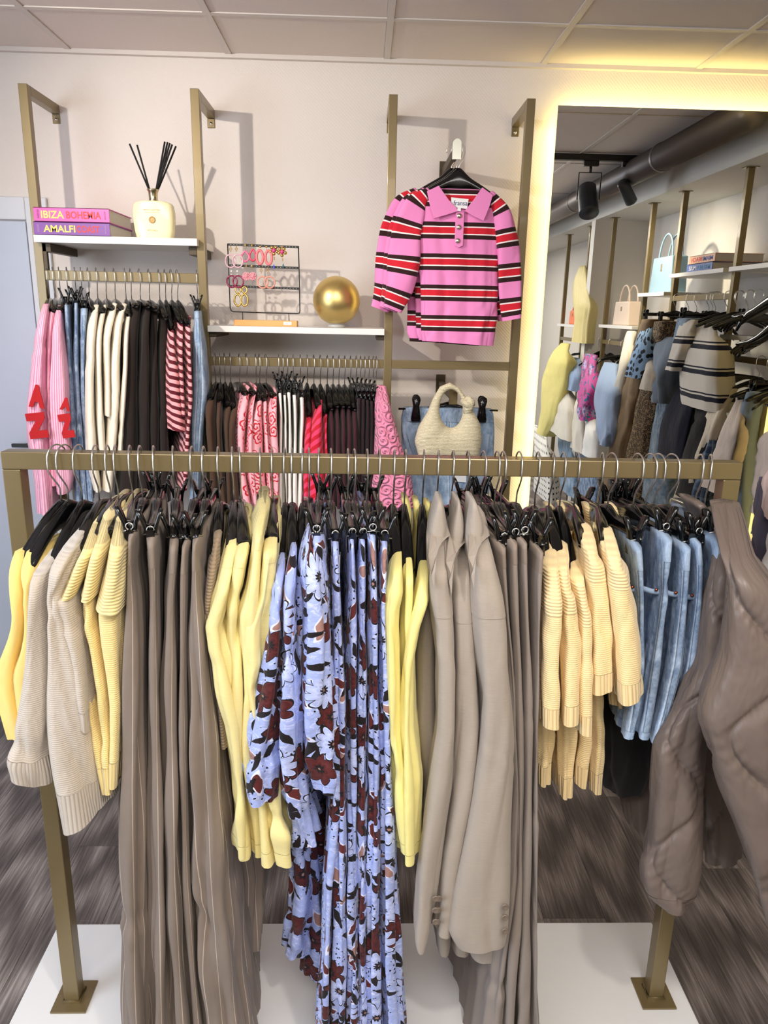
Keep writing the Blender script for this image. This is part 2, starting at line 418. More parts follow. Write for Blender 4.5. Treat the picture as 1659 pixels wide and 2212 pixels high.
for y in YS[1:-1]: box('grid_bar', (XL, y-.012, ZC-.0005, XR, y+.012, ZC+.0105), GRID, ce, bevel=0)
tag(box('trim_1', (XL, W-.022, ZC-.012, XR, W, ZC+.01), GRID, bevel=0), kind='structure')
# door on the left of the back wall
dz = 2.185; dx1 = -1.262
dr = empty('door_1', (-1.8, W, 0)); tag(dr, kind='structure')
box('door_frame', [(dx1-.085, W-.018, 0, dx1, W, dz), (dx1-1.15, W-.018, dz-.085, dx1-.085, W, dz), (dx1-1.15, W-.018, 0, dx1-1.065, W, dz-.085)], TRIM, dr, bevel=.004)
box('door_panel', (dx1-1.06, W-.012, .008, dx1-.09, W, dz-.09), DOORM, dr, bevel=.002)
ha, hb_ = U(26, 962, W-.05), U(62, 964, W-.05)
box('door_handle', [(ha[0], W-.058, ha[2]-.008, hb_[0], W-.044, ha[2]+.008), (hb_[0]-.016, W-.044, ha[2]-.008, hb_[0], W-.012, ha[2]+.008)], BLACKM, dr, bevel=.003)
tag(box('baseboard_back', (dx1, W-.014, 0, XR, W, .07), TRIM), kind='structure')

# ------------------------------------------------------------------ garment engine
def smooth1(a, n):
    if n < 1: return a
    k = np.hanning(2*n+3)[1:-1]; k /= k.sum(); p = np.concatenate([np.full(n, a[0]), a, np.full(n, a[-1])])
    # keep ends: linear extrapolated padding
    p[:n] = 2*a[0]-a[1:n+1][::-1] if len(a) > n else a[0]
    p[-n:] = 2*a[-1]-a[-n-1:-1][::-1] if len(a) > n else a[-1]
    return np.convolve(p, k, 'valid')
class Rail:
    """where hangers hang: RD depth of the rail; depth grows away from the viewer's side"""
    def __init__(s, RD, ztop, bar, mirror=False, det=1.):
        s.RD, s.z, s.bar, s.mirror, s.det = RD, ztop, bar, mirror, det
    def un(s, x, y, dep):
        if s.mirror: p = UX(x, y, dep); return np.array([p[1], p[2]])
        p = U(x, y, dep); return np.array([p[0], p[2]])
    def W(s, lat, dep, z):
        lat, dep, z = np.broadcast_arrays(lat, dep, z)
        return np.stack([dep, lat, z], -1) if s.mirror else np.stack([lat, dep, z], -1)
_hg = {}
def fit(l):
    for w in (' the', ' from', ' a', ' and', ' of'):
        if len(l.split()) > 16: l = l.replace(w+' ', ' ', 1)
    return l
def hook_geo(bar):
    h = bar/2; R = h+.0085; P = []
    for a in np.linspace(-.5, math.pi, 14): P.append((0, R*math.cos(a), -h+.004+R*math.sin(a)))   # back tip over to front
    P += [(0, -R, -h-.008), (0, -R, -bar-.002), (0, -R*.75, -bar-.012), (0, -.003, -bar-.034), (0, 0, -bar-.042), (0, 0, -bar-.068)]
    return tube_geo(P, .0017, 7)
def arm_profile(kind, L, droop, n=29):
    V, Fc = [], []; m = 12
    for i in range(n):
        t = -1+2*i/(n-1); y = t*L; a = abs(t)
        if kind == 'clip':
            z = -.006-droop*min(1, a*3.0)**1.2; hgt = .021+.034*math.exp(-(a/.18)**2); th = .0075+.003*math.exp(-(a/.2)**2)
            z -= .012*math.exp(-(a/.18)**2)
        else:
            z = -droop*(a**1.25)-.004; hgt = .020+.034*math.exp(-(a/.30)**2); th = .0095+.0045*a-.002*math.exp(-(a/.2)**2)
            z -= .019*math.exp(-(a/.30)**2)
            if a > .97: hgt *= .6; th *= .6
        hgt /= 2
        for j in range(m):
            b = 2*math.pi*j/m; c_, s_ = math.cos(b), math.sin(b)
            V.append((th*math.copysign(abs(c_)**.6, c_), y, z+hgt*math.copysign(abs(s_)**.7, s_)))
    for i in range(n-1):
        for j in range(m): Fc.append((i*m+j, i*m+(j+1) % m, (i+1)*m+(j+1) % m, (i+1)*m+j))
    Fc.append(tuple(range(m))); Fc.append(tuple((n-1)*m+j for j in range(m))[::-1])
    return V, Fc
def mesh_of(key, fn, mat):
    if key not in _hg:
        V, Fc = fn(); me = bpy.data.meshes.new(key[0]); me.from_pydata([tuple(map(float, v)) for v in V], [], Fc)
        me.materials.append(mat); me.polygons.foreach_set('use_smooth', [True]*len(Fc)); me.update(); _hg[key] = me
    return _hg[key]
def clip_geo():
    # two jaws with rounded finger lobes above and gripping pads below, hinged in the middle
    gs = []
    for s in (-1, 1):
        pts = [(-.011, .030), (-.009, .039), (-.004, .043), (.004, .043), (.009, .039), (.011, .030), (.008, .012), (.010, -.004), (.013, -.026), (-.013, -.026), (-.010, -.004), (-.008, .012)]
        P = [np.array((s*(.0035+.013*(max(0, z)/.04)**1.3), y, z)) for y, z in pts]
        gs.append(prism(P, (s*.0065, 0, 0)))
        gs.append(boxes([(s*.0045-.004, -.012, -.032, s*.0045+.004, .012, -.018)]))
    gs.append(boxes([(-.007, -.006, -.006, .007, .006, .014)]))
    return merge(*gs)
def spring_geo():
    g = []
    for k in range(3): g.append(tube_geo([(.0065*math.cos(a)*1.0, -.0125, .008+.0065*math.sin(a)+k*.0) for a in np.linspace(0, 2*math.pi, 9)[:-1]], .0012, 5, True))
    g.append(tube_geo([(-.013, -.009, -.002), (0, -.0125, .001), (.013, -.009, -.002)], .0011, 5))
    return merge(*g[:1], g[3])
def hanger(rail, lat, tip, kind, glabel, group, zoff=0., clips=True, ztop=None):
    """lat: position on the rail; tip: (lat, dep, z) of the front tip"""
    zn = rail.z-rail.bar-.066+zoff
    base = rail.W(lat, rail.RD, rail.z)
    d = rail.W(tip[0]-lat, tip[1]-rail.RD, 0.); L = math.hypot(d[0], d[1]); d = d/L
    if kind == 'shirt' and ztop is not None: L = .155; tip = (tip[0], tip[1], zn-(zn-ztop)*1.25-.012)
    phi = math.atan2(d[0], -d[1]); L = round(L*50)/50
    drop = max(.02, min(.14, zn-tip[2])); drop = round(drop*100)/100
    r = empty('hanger', base, fit('black hanger holding ' + glabel), 'hanger', group)
    r.rotation_euler = (0, 0, phi)
    link('hook', mesh_of(('hook', rail.bar), lambda: hook_geo(rail.bar), CHROME), r, (0, 0, 0))
    key = ('arms', kind, L, drop)
    link('shoulder_bar', mesh_of(key, lambda: arm_profile(kind, L, drop if kind != 'clip' else max(.01, drop-.05)), BLACKP), r, (0, 0, -rail.bar-.066))
    if kind == 'clip' and clips:
        zc = -(rail.z-tip[2])+.012
        for s in (-1, 1):
            c = link('clip', mesh_of(('clip',), clip_geo, BLACKP), r, (0, s*(L-.02), zc))
            if s < 0 and rail.det >= 1: link('spring', mesh_of(('spring',), spring_geo, CHROME), c, (0, 0, 0))
    return r
def ring_base(n):
    th = np.linspace(0, 2*np.pi, n, endpoint=False)+1.5*np.pi   # start at the near centre... u runs both ways
    c, s = np.cos(th), np.sin(th)
    return np.sign(c)*np.abs(c)**.62, .5*(1+np.sign(s)*np.abs(s)**.75)
def drape(rail, rows, Df, Db, slope=0., hb=.6, n=56, step=.012, amp=.006, fw=.05, seed=0, sh=0., shpx=70, cap=True, quilt=0, sm=2, under=0., crease=.9):
    """lofted cloth tube. rows (py, pxl, pxr[, dy]) outline its near edge; it runs back from depth Df to Db"""
    rg = np.random.RandomState(seed); det = rail.det
    n = int(n*det) if det < 1 else n; step = step/det; n = max(20, n)
    py = np.array([r[0] for r in rows], float); D = Df+sh*np.clip(1-(py-py[0])/shpx, 0, 1)**1.4
    A = np.array([rail.un(r[1], r[0], d) for r, d in zip(rows, D)]); B = np.array([rail.un(r[2], r[0], d) for r, d in zip(rows, D)])
    dy = np.array([(rail.un((r[1]+r[2])/2, r[0]+(r[3] if len(r) > 3 else 0), d)[1]-rail.un((r[1]+r[2])/2, r[0], d)[1])/2 for r, d in zip(rows, D)])
    cx = (A[:, 0]+B[:, 0])/2; hw = np.abs(B[:, 0]-A[:, 0])/2; z = (A[:, 1]+B[:, 1])/2
    sg = 1 if B[0, 0] >= A[0, 0] else -1
    t = np.concatenate([[0], np.cumsum(np.abs(np.diff(z))+1e-4)]); N = max(8, int(t[-1]/step)); ts = np.linspace(0, t[-1], N)
    f = lambda a: smooth1(np.interp(ts, t, a), sm if N > 12 else 1)
    cx, hw, z, D, dy = f(cx), np.maximum(f(hw), .003), f(z), f(D), f(dy)
    Bk = np.maximum(Db-(D-Df)*(1 if sh else 0), D+.05); v = z[0]-z
    a, b = ring_base(n)
    hwb = np.maximum(hw*hb, .006)[:, None]; hwl = hw[:, None]*(1-b[None])+hwb*b[None]
    lat = cx[:, None]+hwl*a[None]*sg+slope*(b[None]*(Bk-D)[:, None])
    dep = D[:, None]+b[None]*(Bk-D)[:, None]
    zz = z[:, None]+dy[:, None]*a[None]*(1-b[None]*.7)
    # arc length
    dl = np.hypot(np.diff(lat, axis=1), np.diff(dep, axis=1)); cl = np.hypot(lat[:, 0]-lat[:, -1], dep[:, 0]-dep[:, -1])
    s = np.concatenate([np.zeros((N, 1)), np.cumsum(dl, 1)], 1); tot = s[:, -1:]+cl[:, None]
    med = float(np.median(tot)); u = s.copy(); u = u*(med/tot); un_ = np.where(np.arange(n)[None] > n/2, u-med, u)
    k = max(3, int(round(med/fw))); ph = 2*np.pi*s/tot
    rmp = np.clip(v/.35, 0, 1)[:, None]**.8
    wob = sum(rg.uniform(.2, .7)*np.sin(v[:, None]*rg.uniform(3, 11)+rg.uniform(0, 6)) for _ in range(2))
    q1 = 2*np.abs(np.sin(k*ph/2+wob+rg.uniform(0, 6)))**.85-1
    q2 = np.sin((k*2+1)*ph+wob*1.7+rg.uniform(0, 6)+v[:, None]*4)
    disp = amp*rmp*(q1+.35*q2)+amp*.35*np.sin(v[:, None]*rg.uniform(14, 26)+2*ph*1.5+rg.uniform(0, 6))
    if not quilt:
        for _ in range(int(5+7*v[-1])):
            al = rg.uniform(-.9, .9)+(1.57 if rg.rand() < .25 else 0); uc, vc = rg.uniform(-med/2, med/2), rg.uniform(.05, 1)*v[-1]
            w_ = rg.uniform(.006, .014); l_ = rg.uniform(.06, .16); du, dv = un_-uc, v[:, None]-vc
            p_ = du*np.cos(al)+dv*np.sin(al)*.6; q_ = -du*np.sin(al)+dv*np.cos(al)
            disp = disp-amp*crease*np.exp(-(p_/w_)**2-(q_/l_)**2)+amp*crease*.5*np.exp(-((p_-w_*1.8)/w_)**2-(q_/l_)**2)
    if quilt:
        U_, V_ = un_, v[:, None]*np.ones((1, n)); best = np.full((N, n), 9.)
        pw, ql = .11, .30
        for kk in range(-7, 8):
            best = np.minimum(best, np.abs(U_-(kk*pw+(1 if kk % 2 else -1)*.036*np.sin(2*np.pi*V_/ql))))
        vb = np.abs(((V_+.03*np.sin(U_*30)) % .30)-.15)
        disp = disp*.6+quilt*1.7*(1-np.exp(-(best/.009)**1.2))+.0009*np.sin(V_*230+9*np.sin(U_*33)+U_*120)*np.exp(-(best/.022)**2)
    nx, ny = a*.9, (b-.5)*1.1; nl = np.hypot(nx, ny)+1e-6
    lim = np.minimum(1, hwl/ (amp*2.2+1e-6))
    lat = lat+disp*lim*(nx/nl)[None]*sg; dep = dep+disp*lim*(ny/nl)[None]
    P = rail.W(lat, dep, zz)
    return dict(seed=seed, P=P, v=v, u=un_, med=med, N=N, n=n, cap=cap, sg=sg)
def drape_obj(g, name, mat, parent, i0=0, i1=None, grow=0.):
    uo = (g['seed']*.173 % 1.7, g['seed']*.0917 % .8) if ('print' in mat.name or 'floral' in mat.name) else (0, 0)
    P, N, n = g['P'], g['N'], g['n']; i1 = N if i1 is None else i1
    P = P[i0:i1]; v = g['v'][i0:i1]; m = i1-i0
    if grow:
        c = P.mean(1, keepdims=True); d = P-c; l = np.linalg.norm(d, axis=2, keepdims=True)+1e-9; P = P+d/l*grow
    V = P.reshape(-1, 3); idx = np.arange(m*n).reshape(m, n); j2 = np.roll(idx, -1, 1)
    quads = np.stack([idx[:-1], j2[:-1], j2[1:], idx[1:]], -1).reshape(-1, 4)
    # loop uvs, seam at the back
    uu = g['u'][i0:i1]; un2 = np.roll(uu, -1, 1).copy(); un2[:, -1] = 0
    h = n//2; 
    un2 = np.where(un2 < uu-g['med']*.5, un2+g['med'], un2)
    vv = -v[:, None]*np.ones((1, n))
    L = np.stack([np.stack([uu[:-1], vv[:-1]], -1), np.stack([un2[:-1], vv[:-1]], -1), np.stack([un2[1:], vv[1:]], -1), np.stack([uu[1:], vv[1:]], -1)], 2).reshape(-1, 2)
    L = L+np.array(uo)
    Fc = quads.tolist()
    if i0 == 0 and g['cap']:
        c = P[0].mean(0); V = np.vstack([V, (P[0]*.55+c*.45)+np.array([0, 0, .004])]); b0 = m*n
        for j in range(n): Fc.append([b0+j, b0+(j+1) % n, (j+1) % n, j])
        Fc.append(list(range(b0, b0+n))[::-1])
        k_ = np.zeros((4*n+n, 2)); k_[:, 0] = np.concatenate([np.repeat(uu[0], 4), uu[0]]); L = np.vstack([L, k_])
    return make(name, V, Fc, mat, parent, uv={'loops': L})
def garment(rail, neck, rows, mat, name, label, cat, group=None, kind='shirt', Df=None, depth=None, hb=.6, parts=(), extra=(),
            zlat=None, hang=True, hgroup=None, slope=None, sh=.11, shpx=70, **k):
    """a hung garment, its extra panels (sleeves) and the hanger that carries it"""
    far = rail.det < 1
    Df = rail.RD-.21 if Df is None else Df
    if kind == 'clip': sh = 0
    tr = rows[0]; ty = tr[0]+(shpx*.75 if sh else 0)
    tl = np.interp(ty, [r[0] for r in rows], [(r[1]+r[2])/2 for r in rows])
    td = Df+(.012 if kind != 'clip' else .035)
    tip = rail.un(tl, ty if sh else tr[0], td)
    if neck is None: lat = tip[0]
    else: lat = rail.un(neck[0], neck[1], rail.RD)[0]
    if slope is None: slope = np.clip((lat-tip[0])/(rail.RD-td), -.8, .8)
    Db = 2*rail.RD-Df if depth is None else Df+depth
    if hang: hanger(rail, lat, (tip[0], td if kind == 'clip' else td+.02, tip[1]+(.004 if kind == 'clip' else .012)), kind, label, hgroup, ztop=(None if kind == 'clip' or sh < .08 else rail.un((tr[1]+tr[2])/2, tr[0], Df+sh)[1]))
    g = drape(rail, rows, Df, Db, slope, hb, sh=sh, shpx=shpx, **k)
    root = empty(name, g['P'][0].mean(0), label, cat, group); v = g['v']
    i0, i1 = 0, g['N']
    for (pn, ln, pmat) in parts:
        if ln > 0: j = max(2, int(np.searchsorted(v, ln))); drape_obj(g, pn, pmat, root, 0, j, .0012); i0 = j-1
        else: j = min(g['N']-2, int(np.searchsorted(v, v[-1]+ln))); drape_obj(g, pn, pmat, root, j, g['N'], .0008); i1 = j+1
    drape_obj(g, 'body', mat, root, i0, i1)
    for e in extra:
        nm, erows, eD, ed, emat, ek = e; ek = dict(ek); eparts = ek.pop('parts', ())
        ge = drape(rail, erows, eD, eD+ed, slope*.5 if 'slope' not in ek else ek.pop('slope'), **{**dict(hb=.8, seed=k.get('seed', 0)+11), **ek})
        a0, a1 = 0, ge['N']
        for (pn, ln, pmat) in eparts:
            if ln > 0: j = max(2, int(np.searchsorted(ge['v'], ln))); drape_obj(ge, pn, pmat, root, 0, j, .0012); a0 = j-1
            else: j = min(ge['N']-2, int(np.searchsorted(ge['v'], ge['v'][-1]+ln))); drape_obj(ge, pn, pmat, root, j, ge['N'], .001); a1 = j+1
        drape_obj(ge, nm, emat, root, a0, a1)
    return root, g
ORD = ['first', 'second', 'third', 'fourth', 'fifth', 'sixth', 'seventh', 'eighth', 'ninth', 'tenth']
def nth(i, n, what, where):
    if n == 1: return '%s %s' % (what, where)
    o = 'leftmost' if i == 0 else ('rightmost' if i == n-1 else ORD[i]+' from left')
    return '%s, %s %s' % (what, o, where)

# ------------------------------------------------------------------ front rack
RDF = 1.45; s_ = RDF/1.2858
FX0, FX1 = -.625*s_, .6746*s_; FZT = CZ-(CZ-1.5333)*s_; FZB = CZ-(CZ-.3304)*s_; TB = .035
pl = tag(box('display_plinth', (-.815, 1.13, 0, .825, 1.675, FZB), PLINTH, bevel=.003), 'low white plinth carrying the front gold clothes rack', 'plinth')
rk = empty('clothes_rack', ((FX0+FX1)/2, RDF, FZB), 'freestanding gold clothes rack on a white plinth in the foreground', 'clothes rack')
y0, y1 = RDF-TB/2, RDF+TB/2
box('top_rail', (FX0, y0, FZT-TB, FX1, y1, FZT), GOLD, rk, bevel=.002)
for x in (FX0, FX1-TB):
    box('post', (x, y0, FZB+.005, x+TB, y1, FZT-TB-.0004), GOLD, rk, bevel=.002)
    bp = box('base_plate', (x+TB/2-.042, RDF-.044, FZB, x+TB/2+.042, RDF+.044, FZB+.005), GOLD, rk, bevel=.001)
    P = [(x-.002, y0-.002, FZB+.008), (x+TB+.002, y0-.002, FZB+.008), (x+TB+.002, y1+.002, FZB+.008), (x-.002, y1+.002, FZB+.008)]
    V, Fc = tube_geo(P, .004, 6, True); make('weld_seam', V, Fc, GOLD, rk)
FR = Rail(RDF, FZT, TB)
m_knit_y = fabric('yellow_knit', (242, 218, 150), .95, 'knit', .3, .05, .006); m_rib_y = fabric('yellow_rib', (243, 222, 156), .95, 'ribh', .3, .04, .003)
m_ribv_y = fabric('yellow_rib_vertical', (242, 219, 152), .95, 'rib', .3, .04, .003)
m_beige = fabric('beige_knit', (198, 186, 172), .95, 'knit', .35, .06, .008); m_beige_r = fabric('beige_rib', (198, 186, 172), .95, 'rib', .35, .05, .004)
m_beige_h = fabric('beige_rib_horizontal', (206, 197, 186), .95, 'ribh', .35, .05, .004)
m_pin = fabric('taupe_pinstripe', (130, 116, 105), .75, 'weave', .1, .05, .006, (.024, .0011, (204, 190, 176)))
m_waist = fabric('taupe_waistband', (136, 122, 110), .75, 'weave', .1, .05, .003)
m_taupe_knit = fabric('taupe_rib_knit', (158, 138, 114), .9, 'ribh', .2, .05, .003)
m_satin = fabric('yellow_satin', (240, 224, 156), .5, 'slub', .1, .04, .007)
m_cotton = fabric('pale_yellow_cotton', (238, 226, 146), .7, 'weave', .15, .05, .008)
m_blazer = fabric('taupe_suiting', (172, 160, 148), .8, 'slub', .15, .03, .004)
m_sweat = fabric('butter_knit', (244, 216, 160), .92, 'knit', .3, .04, .005); m_sweat_h = fabric('butter_rib_panel', (245, 219, 166), .92, 'ribh', .3, .04, .003); m_sweat_r = fabric('butter_rib_hem', (244, 216, 160), .92, 'rib', .3, .04, .003)
m_trouser = fabric('taupe_trouser', (148, 136, 127), .8, 'slub', .1, .04, .004)
m_denim = denim('light_denim', (122, 148, 184)); m_denim_b = denim('light_denim_band', (138, 164, 198), seam=False)
m_puff = fabric('brown_nylon', (112, 99, 92), .38, 'plain', 0, .04, .012)
m_black = fabric('black_lining', (18, 17, 18), .7); m_floral = floral()
m_button = plain('taupe_button', (120, 106, 94), .35)
m_copper = M('copper_rivet').fin(lin((170, 90, 60)), .3, 1.)
WF = 'on front rack'; n_ = 0
def fr(*a, **k):
    global n_; n_ += 1
    k.setdefault('seed', n_*7+3); k.setdefault('hgroup', 'black hangers on the front rack')
    return garment(FR, *a, **k)
def b_(yy, p0, p1, Y): return None
# two sleeveless yellow tops on the left end
for i, (nk, rows) in enumerate([((130, 1059), [(1192, 22, 52), (1225, 5, 45), (1290, 12, 40), (1340, 20, 45), (1390, 5, 40), (1440, -25, 30), (1500, -40, 30), (1600, 0, 50)]),
                                ((146, 1056), [(1193, 48, 80), (1230, 24, 79), (1280, 34, 64), (1340, 40, 62), (1400, 30, 66), (1470, 0, 70), (1560, 20, 75), (1690, 60, 92)])]):
    fr(nk, rows, fabric('yellow_jersey%d' % i, (242, 212, 130), .8), 'sleeveless_shirt', nth(i, 2, 'yellow sleeveless top', 'of two at left rack end'), 'top', 'yellow sleeveless tops', Df=1.30-.01*i, depth=.26, hb=.7, amp=.005, sh=.05)
for i, (nk, rows, hm) in enumerate([
    ((176, 1059), [(1193, 100, 126), (1215, 74, 118), (1243, 54, 98), (1300, 47, 90), (1400, 36, 88), (1500, 22, 86), (1600, 8, 86), (1660, 2, 88, 30), (1700, 10, 92, 45)], -.05),
    ((213, 1060), [(1151, 158, 185), (1178, 128, 178), (1238, 86, 148), (1300, 82, 128), (1400, 80, 152), (1520, 78, 176), (1580, 82, 186), (1700, 91, 210), (1795, 102, 224, -50)], -.085)]):
    ex = []
    if i == 1: ex = [('sleeve', [(1300, 108, 150), (1400, 135, 168), (1500, 160, 182), (1580, 168, 188, 20)], 1.225, .14, m_beige, dict(amp=.004, parts=[('cuff', -.05, m_beige_r)]))]
    fr(nk, rows, m_beige, 'knit_sweater', nth(i, 2, 'beige knit sweater', 'of two '+WF), 'sweater', 'beige sweaters', Df=1.225-.012*i, hb=.55, amp=.008, fw=.13, n=90, step=.008,
       parts=[('collar', .022, m_beige_h), ('ribbed_hem', hm, m_beige_r)], extra=ex)
for i, (nk, rows, ex) in enumerate([
    ((238, 1057), [(1131, 196, 214), (1200, 162, 202), (1299, 116, 158), (1330, 122, 158), (1400, 142, 172), (1470, 163, 184), (1510, 172, 196), (1600, 190, 215), (1716, 214, 236)], []),
    ((255, 1058), [(1124, 214, 246), (1200, 184, 228), (1302, 159, 204), (1350, 166, 206), (1420, 186, 214), (1499, 204, 228), (1600, 212, 238), (1716, 222, 243)], []),
    ((286, 1058), [(1127, 247, 270), (1200, 224, 272), (1280, 200, 272), (1331, 188, 268), (1400, 204, 266), (1525, 230, 262), (1600, 235, 256), (1705, 232, 252)], [])]):
    k = next(q for q, r_ in enumerate(rows) if r_[0] >= 1299)
    yoke = rows[:k+1]; e_ = rows[k]; low = [(e_[0]-45, e_[1]+16, e_[2]-2), (e_[0]+4, e_[1]+9, e_[2]-4)]+rows[k+1:]
    fr(nk, yoke, m_rib_y, 'knit_pullover', nth(i, 3, 'yellow knit top with ribbed yoke', 'of three '+WF), 'knit top', 'yellow rib-yoke knit tops', Df=1.225-.008*i, hb=.7, amp=.004, fw=.12, n=90, step=.005, sm=1,
       parts=[('neckband', .022, m_ribv_y)], extra=[('knit_body', low, 1.25-.008*i, .36, m_knit_y, dict(hb=.7, amp=.007, fw=.06, n=90, step=.007, sm=1, parts=[('ribbed_hem', -.06, m_ribv_y)]))])
# pinstripe trousers
PT = [((307, 1058), [(1166, 269, 292), (1237, 266, 290), (1300, 262, 300), (1500, 256, 308), (1700, 250, 312), (1900, 252, 318), (2100, 256, 319), (2330, 268, 322)], 1.24),
      ((337, 1064), [(1172, 311, 342), (1240, 314, 345), (1300, 317, 343), (1500, 320, 345), (1700, 318, 352), (1900, 319, 357), (2100, 321, 362), (2330, 322, 375)], 1.245),
      ((378, 1064), [(1183, 363, 387), (1245, 360, 385), (1300, 352, 383), (1500, 347, 383), (1700, 348, 388), (1900, 354, 390), (2100, 362, 405), (2330, 372, 428)], 1.25),
      ((418, 1063), [(1184, 388, 406), (1245, 384, 405), (1500, 382, 403), (1700, 386, 405), (1900, 389, 410), (2100, 404, 425), (2330, 420, 445)], 1.255),
      ((443, 1058), [(1179, 408, 432), (1240, 405, 432), (1300, 404, 434), (1500, 400, 462), (1700, 400, 482), (1900, 404, 500), (2100, 412, 520), (2330, 425, 550)], 1.25)]
for i, (nk, rows, D) in enumerate(PT):
    fr(nk, rows, m_pin, 'pinstripe_trousers', nth(i, 5, 'taupe pinstripe trousers', 'of five '+WF), 'trousers', 'taupe pinstripe trousers', kind='clip', Df=D, hb=.75, amp=.0085, fw=.055, n=110, step=.012, parts=[('waistband', .06, m_waist)],
       extra=[('rear_leg', [(1500, 455, 490), (1700, 480, 525), (1900, 500, 568), (2060, 505, 556, 8)], 1.42, .14, m_pin, dict(amp=.007, slope=0, n=70))] if i == 4 else [])
fr((474, 1064), [(1161, 458, 480), (1190, 454, 478), (1240, 440, 474), (1319, 434, 459), (1360, 446, 466), (1500, 462, 482), (1620, 474, 492)], m_taupe_knit, 'knit_pullover', 'taupe short-sleeved knit top beside the pinstripe trousers', 'knit top', Df=1.27, depth=.3, amp=.003, sh=.05)
# yellow satin blouses
for i, (nk, rows, D, c0) in enumerate([
    ((504, 1056), [(1150, 500, 527), (1170, 484, 522), (1280, 464, 502), (1359, 432, 492), (1410, 440, 500), (1440, 452, 505), (1500, 465, 520), (1570, 486, 530), (1700, 500, 532), (1853, 508, 534)], 1.235, 0),
    ((520, 1068), [(1140, 518, 549), (1200, 504, 541), (1300, 488, 525), (1380, 478, 535), (1480, 488, 538), (1600, 500, 532), (1853, 515, 548)], 1.245, 0),
    ((564, 1067), [(1108, 556, 581), (1160, 540, 574), (1280, 528, 562), (1335, 512, 560), (1400, 518, 562), (1500, 522, 556), (1600, 520, 560), (1866, 545, 600)], 1.235, 0),
    ((589, 1068), [(1134, 574, 606), (1200, 560, 604), (1300, 552, 588), (1362, 520, 592), (1440, 530, 582), (1490, 528, 560), (1600, 540, 590), (1868, 585, 634)], 1.23, 0)]):
    fr(nk, rows, m_satin, 'satin_blouse', nth(i, 4, 'pale yellow satin blouse with rounded collar', 'of four '+WF), 'blouse', 'yellow satin blouses', Df=D, hb=.95, amp=.011, fw=.06, n=110, step=.006, crease=1.5, sm=1, parts=[('collar', .045, m_satin), ('cuff', -.035, m_satin)])
# floral dresses
for i, (nk, rows, D) in enumerate([
    ((616, 1068), [(1208, 596, 618), (1240, 588, 616), (1290, 582, 612), (1400, 573, 608), (1500, 556, 604), (1600, 524, 602), (1660, 516, 600), (1715, 517, 598), (1738, 528, 594, 2)], 1.205),
    ((631, 1067), [(1190, 625, 642), (1260, 612, 641), (1350, 608, 642), (1500, 602, 650), (1620, 598, 654), (1700, 603, 662), (1745, 612, 664), (1767, 622, 658)], 1.20),
    ((654, 1068), [(1190, 643, 661), (1240, 638, 662), (1290, 632, 665), (1400, 634, 664), (1600, 636, 660), (1760, 632, 668), (1835, 628, 690)], 1.24),
    ((668, 1068), [(1156, 662, 682), (1185, 654, 698), (1250, 642, 706), (1350, 650, 714), (1450, 652, 720), (1550, 649, 728), (1640, 652, 736), (1695, 668, 734), (1718, 678, 724, 10)], 1.19)]):
    low = [] if i in (0, 3) else [('skirt', [(1500, 612, 640), (1650, 608, 660), (1820, 628+18*(i-1), 668+30*(i-1)), (1950, 624+30*(i-1), 676+24*(i-1)), (2075+40*(i-1), 612+40*(i-1), 660+38*(i-1), 12)], 1.36+.03*(i-1), .16, m_floral, dict(amp=.008, n=70, slope=0))]
    fr(nk, rows, m_floral, 'floral_dress', nth(i, 4, 'periwinkle floral dress with puff sleeve', 'of four '+WF), 'dress', 'periwinkle floral dresses', Df=D, depth=.30, hb=.5, amp=.008, fw=.05, n=80, sh=.09, step=.008, parts=[('cuff', -.022, m_floral)] if i != 2 else [], extra=low)
# floral trousers on clip hangers
for i, (nk, rows, D) in enumerate([
    ((689, 1073), [(1172, 668, 700), (1230, 680, 712), (1300, 690, 716), (1440, 700, 724), (1600, 712, 738), (1740, 712, 742), (1900, 702, 722), (2100, 694, 714), (2330, 684, 714)], 1.235),
    ((715, 1073), [(1184, 715, 735), (1240, 717, 738), (1440, 716, 748), (1600, 722, 750), (1800, 722, 750), (2000, 718, 750), (2330, 712, 750)], 1.235),
    ((751, 1073), [(1177, 753, 770), (1240, 752, 773), (1440, 750, 774), (1700, 750, 774), (2000, 749, 775), (2330, 750, 778)], 1.24),
    ((765, 1073), [(1177, 777, 793), (1240, 776, 794), (1440, 774, 796), (1700, 774, 796), (2000, 773, 792), (2330, 774, 796)], 1.24),
    ((792, 1073), [(1169, 793, 819), (1240, 795, 820), (1440, 796, 821), (1700, 796, 822), (2000, 789, 824), (2330, 790, 836)], 1.235),
    ((818, 1070), [(1183, 822, 841), (1240, 822, 840), (1330, 818, 838), (1440, 820, 842), (1700, 820, 852), (2000, 822, 867), (2330, 832, 886)], 1.235)]):
    fr(nk, rows, m_floral, 'floral_trousers', nth(i, 6, 'floral trousers on clip hanger', 'of six '+WF), 'trousers', 'periwinkle floral trousers', kind='clip', Df=D, hb=.8, amp=.006, fw=.04, n=80, step=.012, parts=[('waistband', .045, m_floral)])
